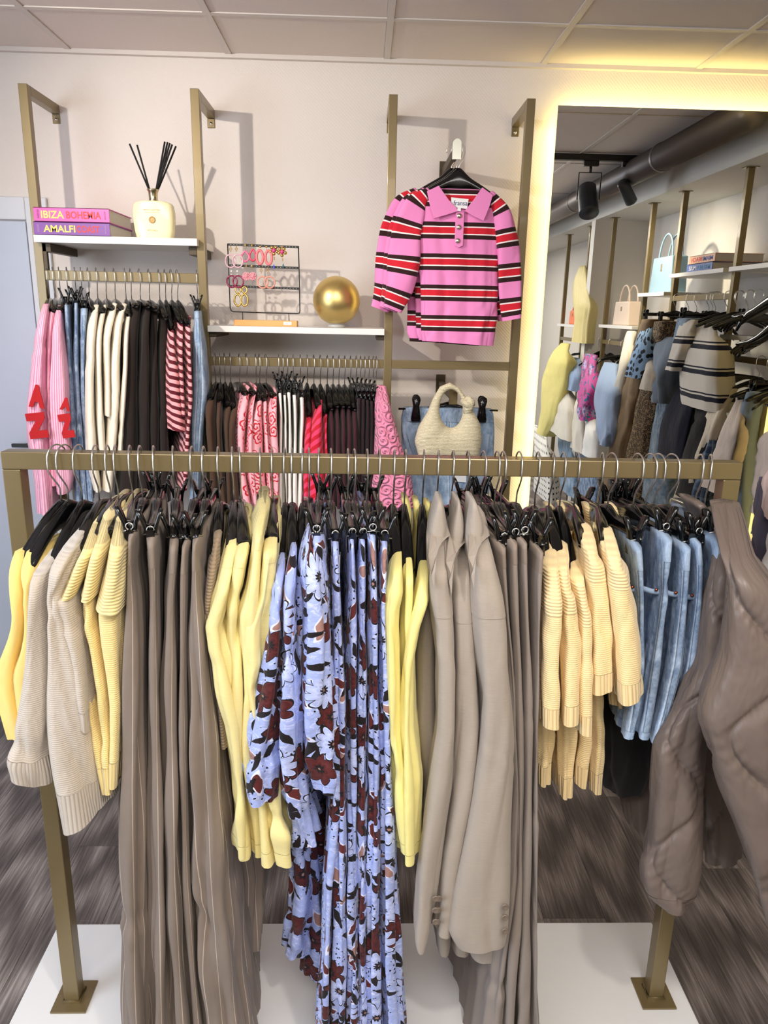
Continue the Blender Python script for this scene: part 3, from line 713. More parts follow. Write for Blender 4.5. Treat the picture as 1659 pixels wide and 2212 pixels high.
# pale yellow cotton jackets
for i, (nk, rows, D) in enumerate([
    ((850, 1074), [(1184, 852, 870), (1232, 842, 874), (1290, 830, 880), (1330, 823, 872), (1364, 824, 868), (1440, 831, 864), (1600, 838, 868), (1750, 850, 880), (1845, 860, 890)], 1.225),
    ((874, 1065), [(1185, 873, 891), (1250, 872, 898), (1364, 866, 896), (1500, 858, 892), (1600, 856, 888), (1750, 862, 895), (1850, 864, 896)], 1.24),
    ((913, 1069), [(1204, 902, 926), (1245, 900, 933), (1311, 890, 931), (1364, 878, 912), (1440, 870, 898), (1583, 868, 896), (1693, 870, 909), (1866, 866, 910)], 1.22)]):
    fr(nk, rows, m_cotton, 'cotton_jacket', nth(i, 3, 'lemon cotton jacket', 'of three '+WF), 'jacket', 'lemon cotton jackets', Df=D, hb=.9, amp=.009, fw=.06, n=100, step=.006, crease=1.5, sm=1, parts=[('cuff', -.03, m_cotton)],
       extra=[('collar', [(1082+6*i, 866+26*i, 884+24*i), (1110, 872+22*i, 892+20*i), (1150, 876+20*i, 892+20*i), (1210, 874+14*i, 888+14*i)], 1.50, .08, m_cotton, dict(amp=.002, slope=0))])
# taupe blazers
BZ = [((944, 1070), [(1160, 936, 966), (1230, 930, 973), (1302, 928, 978), (1340, 932, 981), (1440, 944, 985), (1583, 946, 988), (1730, 922, 978), (1895, 903, 954), (2035, 893, 931), (2060, 904, 918)],
       [(1089, 944, 958), (1110, 934, 966), (1150, 923, 972), (1180, 921, 966), (1210, 922, 950), (1250, 925, 938)], 1.215),
      ((975, 1070), [(1180, 982, 1013), (1240, 978, 1018), (1309, 978, 1023), (1440, 984, 1033), (1583, 984, 1040), (1730, 973, 1026), (1895, 950, 997), (2025, 939, 976, 8)],
       [(1089, 988, 996), (1115, 980, 1004), (1165, 970, 1009), (1195, 969, 998), (1230, 971, 984)], 1.225),
      ((1007, 1073), [(1150, 1026, 1052), (1200, 1026, 1068), (1293, 1021, 1093), (1364, 1022, 1103), (1440, 1030, 1107), (1521, 1044, 1113), (1620, 1040, 1118), (1749, 1020, 1113), (1900, 992, 1109), (2030, 966, 1107, -4), (2058, 985, 1100, -4)],
       [(1089, 1020, 1032), (1115, 1013, 1046), (1150, 1008, 1056), (1175, 1008, 1046), (1210, 1009, 1030), (1260, 1012, 1022)], 1.20)]
for i, (nk, rows, col, D) in enumerate(BZ):
    lin_rows = [(1310, 905+58*i, 962+58*i), (1364, 900+60*i, 950+62*i), (1440, 896+62*i, 950+62*i), (1565, 893+70*i, 950+66*i), (1900, 925+40*i, 980+50*i), (2068, 940+30*i, 978+45*i, 8)] if i < 2 else [(1400, 1015, 1080), (1600, 1000, 1080), (1900, 1000, 1085), (2080, 1010, 1100)]
    r, g = fr(nk, rows, m_blazer, 'blazer', nth(i, 3, 'long taupe blazer', 'of three '+WF), 'blazer', 'taupe blazers', Df=D, depth=.11, hb=.85, amp=.0035, fw=.16, n=90, sh=.10, step=.008, sm=3, crease=.4, parts=[('shoulder', (.125, .115, .13)[i], m_blazer)],
       extra=[('jacket_front', [(1180, nk[0]+2, nk[0]+30)]+lin_rows, D+.075, .30, m_blazer, dict(amp=.004, fw=.2, n=80, hb=.5)),
              ('lapel', col, D+.065, .10, m_blazer, dict(amp=.001, fw=.3, n=48, hb=.8))])
    ox, oy = ((-86, 0), (-48, 12), (0, 0))[i]; pl_ = []
    for (x, y) in [(1026, 1090), (1036, 1094), (1046, 1108), (1053, 1132), (1058, 1157), (1050, 1163), (1041, 1172), (1034, 1184), (1029, 1203), (1026, 1235), (1024, 1275), (1018, 1245), (1012, 1205), (1008, 1165), (1009, 1130), (1016, 1106)]:
        dd = D-.010+.10*float(np.clip(1-(y-1150)/70, 0, 1.35))**1.4; pl_.append(U(x+ox, y+oy, dd))
    V, Fc = prism(pl_, (0, .007, 0)); make('collar', V, Fc, m_blazer, r, smooth=False, bevel=.002)
    for j, q in enumerate([(1958, 1981, 2010), (1940, 1965, 1990), (1940, 1965, 1990)][0 if i == 2 else i-2 if False else (0 if i == 2 else 1)]):
        x = (1091, 944, 945)[0] if i == 2 else (968, 941)[0 if i == 1 else 1]
        if i == 1: x = 948-j*2
        p = U(x, q, D-.006)
        V, Fc = lathe_geo([(.0066, 0), (.0072, .002), (.0060, .0036), (.0048, .0030), (.0001, .0030)], (0, 0, 0), 20)
        V = [(a, -c, b) for a, b, c in V]
        make('button', np.array(V)+p, Fc, m_button, r)
# plain taupe trousers
for i, (nk, rows, D) in enumerate([
    ((1040, 1070), [(1185, 1076, 1099), (1235, 1080, 1100), (1330, 1088, 1106), (1440, 1098, 1116), (1700, 1112, 1128), (1900, 1100, 1124), (2100, 1070, 1100), (2330, 1035, 1080)], 1.245),
    ((1069, 1075), [(1177, 1102, 1124), (1228, 1102, 1124), (1330, 1106, 1128), (1440, 1112, 1134), (1700, 1116, 1136), (1900, 1112, 1134), (2100, 1090, 1122), (2330, 1074, 1118)], 1.24),
    ((1082, 1075), [(1175, 1126, 1144), (1226, 1126, 1146), (1330, 1130, 1150), (1440, 1132, 1156), (1700, 1134, 1156), (1900, 1131, 1156), (2100, 1120, 1158), (2330, 1112, 1156)], 1.235),
    ((1116, 1073), [(1195, 1161, 1180), (1248, 1156, 1177), (1330, 1156, 1174), (1440, 1156, 1172), (1700, 1152, 1166), (1900, 1153, 1165), (2100, 1154, 1166), (2330, 1156, 1170)], 1.23)]):
    ex = [('rear_leg', [(1700, 1040, 1070), (1900, 1030, 1062), (2060, 1014, 1050), (2330, 1040, 1075)], 1.38, .12, m_trouser, dict(amp=.006, slope=0))] if i == 0 else []
    fr(nk, rows, m_trouser, 'tailored_trousers', nth(i, 4, 'plain taupe trousers', 'of four '+WF), 'trousers', 'plain taupe trousers', kind='clip', Df=D, hb=.8, amp=.006, fw=.06, n=90, step=.012, parts=[('waistband', .045, m_waist)], extra=ex)
# butter yellow sweaters
for i, (nk, rows, D) in enumerate([
    ((1156, 1073), [(1184, 1178, 1202), (1230, 1178, 1210), (1298, 1178, 1220), (1304, 1175, 1223), (1400, 1173, 1218), (1500, 1172, 1218), (1576, 1171, 1216, 3)], 1.225),
    ((1187, 1075), [(1182, 1203, 1228), (1230, 1206, 1234), (1288, 1214, 1240), (1294, 1215, 1248), (1400, 1217, 1262), (1500, 1217, 1260), (1567, 1217, 1258, -3)], 1.23),
    ((1210, 1077), [(1203, 1234, 1260), (1260, 1238, 1270), (1322, 1250, 1277), (1328, 1252, 1282), (1440, 1252, 1284), (1540, 1250, 1284), (1591, 1249, 1281, 3)], 1.235),
    ((1241, 1079), [(1142, 1256, 1278), (1180, 1260, 1290), (1218, 1268, 1300), (1226, 1266, 1312), (1300, 1270, 1324), (1400, 1278, 1331), (1500, 1281, 1331, -10)], 1.24),
    ((1293, 1078), [(1151, 1299, 1328), (1200, 1306, 1346), (1234, 1312, 1354), (1241, 1313, 1368), (1340, 1322, 1384), (1440, 1330, 1393), (1520, 1336, 1396, -14)], 1.225)]):
    x0 = rows[-1][1]
    low = [(1500, x0-8, x0+24), (1600, x0-8+i*4, x0+30), (1700+(0, 28, 0, 20, 0)[i], x0-10+i*3, x0+22, 10)]
    if i > 3: low = [(1400, 1320, 1350), (1480, 1325, 1360), (1530, 1328, 1362, -8)]
    fr(nk, rows, m_sweat, 'knit_sweater', nth(i, 5, 'butter yellow knit sweater', 'of five '+WF), 'sweater', 'butter yellow sweaters', Df=D, depth=.14, hb=.8, amp=.0045, fw=.07, crease=.5, n=80, sh=.10, step=.005, sm=1,
       parts=[('ribbed_panel', (.10, .10, .105, .075, .08)[i], m_sweat_h), ('ribbed_cuff', -.045, m_sweat_r)],
       extra=[('sweater_front', [(1190, nk[0]+30, nk[0]+50), (1300, x0+5, x0+30)]+low, D+.11, .24, m_sweat, dict(amp=.008, n=70, parts=[('ribbed_hem', -.05, m_sweat_r)])),
              ('neckband', [(1098, nk[0]+26, nk[0]+44), (1120, nk[0]+30, nk[0]+52), (1160, nk[0]+34, nk[0]+56), (1210, nk[0]+38, nk[0]+56)], 1.49, .06, m_sweat_h, dict(amp=.001, slope=0))])
# denim shorts
SH = [((1314, 1081), [(1187, 1365, 1393), (1240, 1372, 1398), (1300, 1376, 1398), (1440, 1372, 1397), (1540, 1362, 1385), (1600, 1350, 1375, -8)], 1.275),
      ((1370, 1073), [(1168, 1430, 1460), (1215, 1428, 1456), (1300, 1424, 1450), (1440, 1404, 1432), (1540, 1388, 1420), (1598, 1376, 1411, 4)], 1.27),
      ((1396, 1078), [(1187, 1470, 1502), (1225, 1470, 1500), (1300, 1466, 1494), (1440, 1450, 1478), (1540, 1428, 1456), (1612, 1408, 1434, 4)], 1.265),
      ((1414, 1076), [(1176, 1500, 1522), (1225, 1504, 1528), (1300, 1502, 1524), (1440, 1484, 1508), (1540, 1460, 1486), (1630, 1433, 1459, 4)], 1.26),
      ((1443, 1074), [(1171, 1536, 1574), (1215, 1540, 1572), (1300, 1534, 1560), (1440, 1510, 1534), (1540, 1486, 1510), (1637, 1456, 1478, 4)], 1.255)]
for i, (nk, rows, D) in enumerate(SH):
    # the side panel behind the front side seam
    sp = [(r[0]-(16 if r[0] < 1200 else 0), r[1]-(44 if r[0] > 1190 else 30), r[2]-12) for r in rows[:-1]]+[(rows[-1][0]-10, rows[-1][1]-34, rows[-1][2]-12, 12)]
    r, g = fr(nk, rows, m_denim, 'denim_shorts', nth(i, 5, 'light blue denim shorts', 'of five '+WF), 'shorts', 'denim shorts', kind='clip', Df=D, depth=.30, hb=.8, amp=.004, fw=.05, n=90, step=.008, slope=.12,
           parts=[('waistband', .045, m_denim_b), ('hem', -.02, m_denim_b)])
    x1 = np.interp(1268, [q[0] for q in rows], [q[1] for q in rows]); 
    for (qa, qb) in (((1268+6*i), 0),):
        p = U(x1-8, qa, D+.02); V, Fc = lathe_geo([(.0032, 0), (.003, .002), (.001, .003)], (0, 0, 0), 10); make('rivet', np.array([(a, -c, b) for a, b, c in V])+p, Fc, m_copper, r)
        a0, a1 = U(x1-40, qa-4, D+.028), U(x1+3, qa+6, D+.024); V, Fc = tube_geo([a0, (a0+a1)/2+[0, 0, -.002], a1], [.0035]*3, 6, flat=1.6); make('pocket_edge', V, Fc, m_denim_b, r)
# two empty-looking black clip hangers' neighbours: the two puffer jackets
P1 = [(1120, 1536, 1566), (1180, 1552, 1590), (1240, 1550, 1588), (1320, 1536, 1580), (1440, 1518, 1574), (1565, 1462, 1524), (1628, 1424, 1516), (1730, 1418, 1515), (1840, 1411, 1517), (1895, 1393, 1515), (1943, 1398, 1500), (1968, 1432, 1476)]
P2 = [(1094, 1546, 1588), (1130, 1552, 1602), (1190, 1562, 1610), (1234, 1578, 1628), (1270, 1588, 1668), (1362, 1578, 1700), (1440, 1566, 1716), (1492, 1540, 1722), (1569, 1510, 1728), (1664, 1543, 1740), (1730, 1562, 1752), (1804, 1594, 1760), (1877, 1618, 1770), (1969, 1650, 1776), (2020, 1668, 1770)]
r, g = fr((1503, 1076), P1, m_puff, 'puffer_jacket', 'brown quilted jacket behind the denim shorts, nearer the middle', 'jacket', 'brown quilted jackets', Df=1.22, depth=.13, hb=.8, amp=.006, fw=.09, n=250, step=.0045, sh=.12, shpx=120, quilt=.006, sm=5, slope=.30,
     parts=[('cuff', -.035, m_puff)], extra=[('jacket_back', [(1300, 1480, 1560), (1440, 1440, 1540), (1560, 1345, 1500), (1640, 1330, 1480), (1720, 1340, 1460), (1790, 1356, 1440), (1812, 1385, 1420)], 1.44, .2, m_puff, dict(amp=.006, quilt=.005, n=150, slope=.25)),
                          ('lining', [(1300, 1420, 1500), (1440, 1360, 1480), (1560, 1310, 1430), (1680, 1302, 1425), (1720, 1312, 1400)], 1.40, .22, m_black, dict(amp=.005, slope=0))])
r, g = fr((1524, 1073), P2, m_puff, 'puffer_jacket', 'brown quilted jacket hanging outermost at the right rack end', 'jacket', 'brown quilted jackets', Df=1.10, depth=.16, hb=.8, amp=.006, fw=.11, n=280, step=.0045, sh=.20, shpx=170, quilt=.007, sm=6, slope=.42,
     extra=[('rear_sleeve', [(1500, 1530, 1600), (1620, 1515, 1600), (1720, 1516, 1600), (1800, 1522, 1602), (1868, 1530, 1598, -8)], 1.42, .14, m_puff, dict(amp=.006, quilt=.005, n=130, slope=.35)),
            ('collar', [(1092, 1500, 1530), (1115, 1512, 1550), (1160, 1540, 1562)], 1.36, .1, m_puff, dict(amp=.003, slope=0, n=60))])

# ------------------------------------------------------------------ wall rack on the back wall
YR = W-.2862; TR = .031; ZT = 2.5176; PX = [-1.2145, -.6213, .0749, .5955-TR]
wr = empty('wall_rack', (-.3, YR, 0), 'gold tube wall rack with three bays on the back wall', 'clothes rack')
PLATE_B = plain('bronze_bracket', (74, 62, 44), .5, .3)
def elbow(name, x, mat, parent):
    box(name, (x, YR, 0, x+TR, YR+TR, ZT), mat, parent, bevel=.0015)
    box('wall_arm', (x, YR+TR+.0004, ZT-TR, x+TR, W-.003, ZT), mat, parent, bevel=.0015)
    q = box('wall_tab', (x+.001, W-.004, ZT-TR-.034, x+TR-.001, W, ZT-TR), mat, parent, bevel=.003)
    V, Fc = lathe_geo([(.007, 0), (.007, .003), (.004, .004), (.004, .006), (.0001, .006)], (0, 0, 0), 12)
    p = np.array((x+TR/2, W-.004, ZT-TR-.02)); sc = make('screw', np.array([(a, -c, b) for a, b, c in V])+p, Fc, CHROME, parent)
for x in PX: elbow('post', x, GOLD, wr)
r1 = (1.866, 1.901); r2 = (1.567, 1.599)
box('hanging_rail', (PX[0]+TR, YR+.002, r1[0], PX[1], YR+TR-.002, r1[1]), GOLD, wr)
box('hanging_rail', (PX[1]+TR, YR+.002, r2[0], PX[2], YR+TR-.002, r2[1]), GOLD, wr)
box('hanging_rail', (PX[2]+TR, YR+.002, r2[0], PX[3], YR+TR-.002, r2[1]), GOLD, wr)
box('shelf_bracket', [(PX[0]+TR, YR+.001, 1.965, PX[0]+TR+.03, W-.02, 1.994), (PX[0]+TR, YR+.001, 1.90, PX[0]+TR+.014, YR+.018, 1.994)], PLATE_B, wr)
box('shelf_bracket', (PX[1]-.03, YR+.001, 1.965, PX[1], W-.02, 1.994), PLATE_B, wr)
box('shelf_bracket', (PX[1]+TR, YR+.001, 1.672, PX[1]+TR+.03, W-.02, 1.691), PLATE_B, wr)
box('shelf_bracket', (PX[2]-.03, YR+.001, 1.672, PX[2], W-.02, 1.691), PLATE_B, wr)
sh1 = tag(box('wall_shelf', (-1.197, 2.86, 1.995, -.612, 3.165, 2.020), WHITE, bevel=.001), 'white shelf carrying two books and a reed diffuser', 'shelf')
sh2 = tag(box('wall_shelf', (-.587, 2.86, 1.6925, .0745, 3.165, 1.715), WHITE, bevel=.001), 'white shelf carrying earrings stand and golden globe', 'shelf')
# books
def book(x0, x1, yf, dpt, z0, z1, cov, label, words, side, pub):
    r = empty('book', ((x0+x1)/2, yf, z0), label, 'book')
    t = .003
    box('cover', [(x0, yf, z0, x1, yf+t, z1), (x0, yf, z0, x1, yf+dpt, z0+t), (x0, yf, z1-t, x1, yf+dpt, z1)], cov, r, bevel=.0008)
    box('pages', (x0+.004, yf+t, z0+t, x1-.004, yf+dpt-.006, z1-t), plain('paper', (214, 208, 200), .9), r, bevel=0)
    h = z1-z0
    for (s, mat, a, b) in words:
        text_part('title', s, mat, r, (x0+(x1-x0)*a, yf-.0004, z0+h*.24), (x1-x0)*(b-a), h*.52, .0006, bold=.02)
    text_part('author', side, pub, r, (x0+(x1-x0)*.045, yf-.0003, z0+h*.82), h*.6, (x1-x0)*.03, .0004, Matrix(((0, 1, 0), (0, 0, -1), (-1, 0, 0))))
    text_part('publisher', 'ASSOULINE', pub, r, (x1-(x1-x0)*.065, yf-.0003, z0+h*.8), h*.58, (x1-x0)*.016, .0004, Matrix(((0, 1, 0), (0, 0, -1), (-1, 0, 0))))
    return r
t_y = plain('letter_yellow', (250, 228, 110), .6); t_r = plain('letter_red', (236, 70, 66), .6); t_lp = plain('letter_lilac', (190, 150, 200), .6); t_dp = plain('letter_plum', (110, 30, 90), .6)
bz = 2.020
pa, pb = U(80, 510, 2.885), U(243, 512, 2.885)
book(pa[0], pb[0], 2.862, .27, bz, bz+.0455, plain('violet_cover', (120, 58, 150), .35), 'violet book reading Amalfi Coast under the pink book', [('AMALFI', t_y, .13, .545), ('COAST', t_r, .56, .865)], 'CARLOS SOUZA', t_lp)
pa, pb = U(76, 452, 2.88), U(239, 455, 2.88)
book(pa[0], pb[0], 2.861, .27, bz+.0457, bz+.094, plain('magenta_cover', (206, 78, 166), .35), 'pink book reading Ibiza Bohemia on top of the violet book', [('IBIZA', t_y, .10, .40), ('BOHEMIA', t_r, .43, .89)], 'RENU KASHYAP', t_dp)
# reed diffuser
c = U(336, 512, 2.95); c[2] = 2.020
rd = empty('reed_diffuser', c, 'cream bottle reed diffuser with black sticks on the upper shelf', 'diffuser')
V, Fc = [], []; prof = [(.060, .0), (.069, .003), (.074, .015), (.079, .05), (.0795, .09), (.076, .118), (.068, .127), (.045, .131), (.018, .134), (.016, .134)]
prof = [(.062, 0), (.066, .003), (.072, .03), (.0755, .065), (.0755, .095), (.072, .118), (.066, .126), (.05, .131), (.02, .134), (.016, .134)]
n = 40
for (r_, z_) in prof:
    for j in range(n):
        a = 2*math.pi*j/n; e = .55 if r_ > .03 else 1.
        ca, sa = math.cos(a), math.sin(a)
        V.append((c[0]+r_*math.copysign(abs(ca)**e, ca), c[1]+min(r_, .032+.0*r_)*math.copysign(abs(sa)**(e), sa), c[2]+z_))
for i in range(len(prof)-1):
    for j in range(n): Fc.append((i*n+j, i*n+(j+1) % n, (i+1)*n+(j+1) % n, (i+1)*n+j))
Fc.append(tuple(range(n))[::-1]); Fc.append(tuple((len(prof)-1)*n+j for j in range(n)))
make('bottle', V, Fc, plain('cream_glass', (246, 236, 190), .25, coat=.4), rd)
CHAMP = M('champagne_metal').fin(lin((196, 184, 150)), .25, 1.)
V, Fc = lathe_geo([(.0165, .133), (.0165, .136), (.0155, .140), (.017, .165), (.0215, .171), (.0215, .175), (.016, .176), (.012, .172), (.0001, .172)], c, 28); make('collar', V, Fc, CHAMP, rd)
STK = plain('black_reed', (20, 20, 22), .7)
for k, (px, py, dd) in enumerate([(280, 311, .01), (296, 313, -.01), (356, 306, .0), (362, 307, .012), (372, 312, -.01), (380, 316, .008), (367, 309, -.012)]):
    tp = U(px, py, 2.95+dd*2); bs = c+[(.006 if px < 330 else -.006)*-1, dd*.4, .15]
    # sticks cross inside the neck
    V, Fc = tube_geo([bs, tp], .0034, 7); make('stick', V, Fc, STK, rd)
lab = plain('gold_print', (190, 150, 80), .4)
p = c+np.array([0, -.0335, .066]); V, Fc = lathe_geo([(.011, 0), (.012, .0008), (.009, .0012), (.0085, .0006), (.005, .0012), (.0001, .0012)], (0, 0, 0), 20); make('emblem', np.array([(a, -q, b) for a, b, q in V])+p, Fc, lab, rd)
text_part('lettering', 'PRIVATE COLLECTION', lab, rd, c+np.array([-.030, -.0328, .098]), .060, .0045, .0003)
text_part('lettering', 'sweet jasmine', lab, rd, c+np.array([-.027, -.0328, .090]), .054, .0035, .0003)
text_part('lettering', 'RITUALS', lab, rd, c+np.array([-.018, -.0328, .027]), .036, .006, .0003)
# golden globe
c = U(727, 646, 3.0); R = .0915
gs = empty('golden_globe', (c[0], 3.0, 1.715), 'shiny golden globe lamp on the middle shelf', 'globe')
V, Fc = lathe_geo([(.033, 0), (.034, .002), (.034, .008), (.030, .012)], (c[0], 3.0, 1.715), 36); make('base_ring', V, Fc, plain('grey_base', (190, 190, 186), .4), gs)
V, Fc = lathe_geo([(R*math.sin(a), .010+R-R*math.cos(a)) for a in np.linspace(.33, math.pi-.001, 40)], (c[0], 3.0, 1.715), 56); make('sphere', V, Fc, M('brushed_gold').fin(lin((222, 196, 128)), .38, 1.), gs)
# earring stand and earrings
YE = 2.97
es = empty('earring_stand', U(575, 705, YE), 'black wire earring stand with wooden foot on the middle shelf', 'jewellery stand')
es.location.z = 1.715
e = lambda x, y, dd=0.: U(470+x/7.9, 500+y/7.9, YE+dd)
p0, p1 = e(300, 1550), e(1365, 1570)
WOOD = plain('beech', (226, 170, 104), .5)
box('wooden_foot', (p0[0], YE-.03, 1.715, p1[0], YE+.03, 1.737), WOOD, es, bevel=.001)
V, Fc = tube_geo([e(172, 210), e(195, 800), e(215, 1300), e(232, 1350), e(265, 1368), e(800, 1388), e(1360, 1400), e(1395, 1392), e(1405, 1360), e(1395, 800), e(1380, 255)], .0022, 8); make('wire_frame', V, Fc, BLACKM, es)
for (x0, y0, x1, y1_) in ((172, 222, 1385, 268), (190, 578, 1390, 625), (200, 932, 1395, 978)):
    a, b = e(x0, y0), e(x1, y1_); hh = np.array([0, 0, .0044])
    V, Fc = prism([a-hh, b-hh, b+hh, a+hh], (0, .002, 0)); bar = make('bar', V, Fc, BLACKM, es, smooth=False)
    for k in range(22):
        q = a+(b-a)*(k+1)/23; V, Fc = lathe_geo([(.0013, 0), (.0013, .0004)], (0, 0, 0), 8)
        make('hole', np.array([(A, -C, B) for A, B, C in V])+q, Fc, plain('hole_light', (214, 206, 190), .8) if k == 0 and y0 == 222 else bpy.data.materials['hole_light'], bar)
for (x0, y0, x1, y1_) in ((425, 1375, 430, 1500), (1215, 1395, 1222, 1515)):
    V, Fc = tube_geo([e(x0, y0), e(x1, y1_)+[0, 0, -.006]], .0015, 8); make('leg', V, Fc, BLACKM, es)
pt = tag(box('price_tag', (e(1140, 1560)[0], YE-.0312, e(1140, 1593)[2], e(1275, 1560)[0], YE-.03, e(1140, 1540)[2]), plain('white_paper', (240, 240, 240), .8), bevel=0), 'small white price tag on the wooden foot of earring stand', 'price tag')
text_part('price', '€ 19,95', plain('ink', (50, 60, 110), .7), pt, (e(1155, 1578)[0], YE-.0313, e(1140, 1578)[2]), .013, .0036, .0002)
GLD = M('earring_gold').fin(lin((226, 190, 110)), .22, 1.)
def ring_geo(cx, cy, rx, ry, r, dd=0., n=26, wob=0., w=7, drop=0.):
    P = []
    sx = 1/7.9*YE/1596*.985
    for a in np.linspace(0, 2*math.pi, n, endpoint=False):
        k = 1+wob*math.sin(w*a); q = e(cx, cy, dd)
        x = rx*k*math.cos(a); y = ry*k*math.sin(a)
        if drop: x *= (1-drop*max(0, math.sin(a)))
        P.append(q+np.array([x*sx, 0, y*sx]))
    return tube_geo(P, r*1.25, 7, True)
def ball(cx, cy, r, dd=-.004, n=10):
    r = r*1.35
    q = e(cx, cy, dd); return lathe_geo([(r*math.sin(a)+1e-5, -r*math.cos(a)) for a in np.linspace(0, math.pi, 7)], q, n)
def earring(label, cat_mat, main, tops, top_mat=None, group=None):
    q = np.array(main[0][0]); r = empty('earring', q, label, 'earring', group)
    make('drop', main[0], main[1], cat_mat, r)
    V, Fc = merge(*tops); make('stud', V, Fc, top_mat or GLD, r)
    return r
def tr(rgb, rough=.2): return plain('bead_%d_%d_%d' % rgb, rgb, rough, coat=.5)
def flower_studs(x, y, s=1.): return [ball(x+20*s*math.cos(a), y+20*s*math.sin(a), .0016) for a in np.linspace(0, 6.28, 6)[:-1]]+[ball(x, y-42*s, .0017), ball(x, y+42*s, .0013)]
for i, x in enumerate((222, 320)): earring('lilac hoop earring with gold flower stud, %s of top left pair' % ('left' if i == 0 else 'right'), tr((226, 180, 190)), ring_geo((220, 345)[i], 505, 82, 100, .0022, -.004-.003*i), flower_studs(x, 300))
for i, x in enumerate((472, 585)): earring('%s pink beaded drop earring, %s of its pair' % (('light', 'left') if i == 0 else ('deep', 'right')), tr((235, 110, 150) if i == 0 else (222, 56, 96)), ring_geo((472, 600)[i], (425, 405)[i], 62 if i == 0 else 50, 78 if i == 0 else 88, .0029, -.004, 40, .05, 14, .5), [ball(x, 235, .0036), ball(x, 290, .0012)])
for i, x in enumerate((728, 832)): earring('coral beaded oval hoop earring, %s of its pair' % ('left' if i == 0 else 'right'), tr((232, 122, 126), .5), ring_geo((722, 872)[i], (440, 445)[i], 52, 106, .0041, -.004, 44, .03, 16), [ball(x, 262, .0034), ball(x, 300, .0012)])
for i, (x, y) in enumerate(((960, 325), (1100, 350))):
    petals = merge(*[merge(ball(x+58*math.cos(a), y+58*math.sin(a), .0050, -.003)) for a in np.linspace(.3, 6.58, 6)[:-1]])
    r = earring('gold petal flower earring with pink centre and %s drop' % ('blue' if i == 0 else 'teal'), GLD, petals, [ball((985, 1100)[i], 262, .003), ball(x+10, y+120, .0022), ball(x+12, y+150, .0016)])
    V, Fc = ball(x, y, .0058, -.008); make('pink_centre', V, Fc, tr((226, 70, 140)), r)
    q = e((962, 1120)[i], (605, 590)[i], -.005); V, Fc = lathe_geo([(.0001, .011), (.003, .003), (.0042, -.002), (.003, -.006), (.0001, -.008)], q, 8)
    make('crystal', V, Fc, tr((80, 90, 200) if i == 0 else (70, 110, 120), .05), r)
for i, x in enumerate((236, 336)): earring('burgundy hoop earring with pearl stud, %s of its pair' % ('left' if i == 0 else 'right'), tr((140, 22, 72)), ring_geo((245, 352)[i], 855, 84, 92, .0026, -.004-.003*i), [ball(x, 680, .003), ball(x, 735, .0018)], tr((235, 232, 222)))
for i, x in enumerate((490, 582)):
    g = merge(*[ring_geo((490, 600)[i]+38*math.cos(a), 765+38*math.sin(a), 26, 26, .0016, -.004-.001*k, 12) for k, a in enumerate(np.linspace(0, 6.28, 8)[:-1])], ball((490, 600)[i], 765, .005, -.004))
    earring('pink glass bead cluster earring, %s of its pair' % ('left' if i == 0 else 'right'), tr((232, 150, 162)), g, [ball(x, 592, .0034), ball(x, 650, .0012)])
for i, x in enumerate((745, 850)): earring('peach hoop earring with gold flower stud, %s of its pair' % ('left' if i == 0 else 'right'), tr((230, 150, 130)), ring_geo((770, 890)[i], 868, 84, 90, .0022, -.004-.003*i), flower_studs(x, 665))
for i, x in enumerate((350, 460)): earring('chunky gold double-link earring, %s of its pair' % ('left' if i == 0 else 'right'), GLD, ring_geo((345, 460)[i], 1172, 56, 92, .0031, -.004, 30, .05, 6), [ring_geo(x, 1000, 42, 50, .0024, -.004, 16)])

# ------------------------------------------------------------------ clothes on the upper left rail
LR = Rail(YR+TR/2, r1[1], TR-.002+.004, det=.55)
def lr(*a, **k):
    global n_; n_ += 1
    k.setdefault('seed', n_*7+3); k.setdefault('hgroup', 'hangers on the upper left rail'); k.setdefault('shpx', 34); k.setdefault('fw', .05)
    return garment(LR, *a, **k)
m_ps = M('pink_pinstripe_cotton'); v = m_ps.uv(); ux, vy = m_ps.xyz(v)
f = m_ps.math('LESS_THAN', m_ps.math('FRACT', m_ps.math('DIVIDE', m_ps.math('ADD', ux, 5.), .0072)), .45)
m_ps = m_ps.fin(m_ps.mix(f, lin((244, 196, 214)), lin((222, 138, 172))), .8, 0, m_ps.bump(m_ps.noise(v, 25, 2), .005), .1, .3)
m_cream = fabric('cream_cloth', (240, 230, 212), .85, 'weave', .2, .03, .006); m_dbrown = fabric('dark_brown_cloth', (34, 24, 20), .9, 'weave', .1, .1, .005)
m_jean = denim('mid_denim', (98, 128, 172)); m_jean_l = denim('pale_denim', (148, 178, 214))
m_str = stripes('pink_maroon_stripe', .026, [(0, (240, 168, 172)), (.5, (94, 22, 34))], rot=.25)
m_red = plain('red_applique', (184, 26, 32), .9)
WL = 'on the upper left rail'
q = []
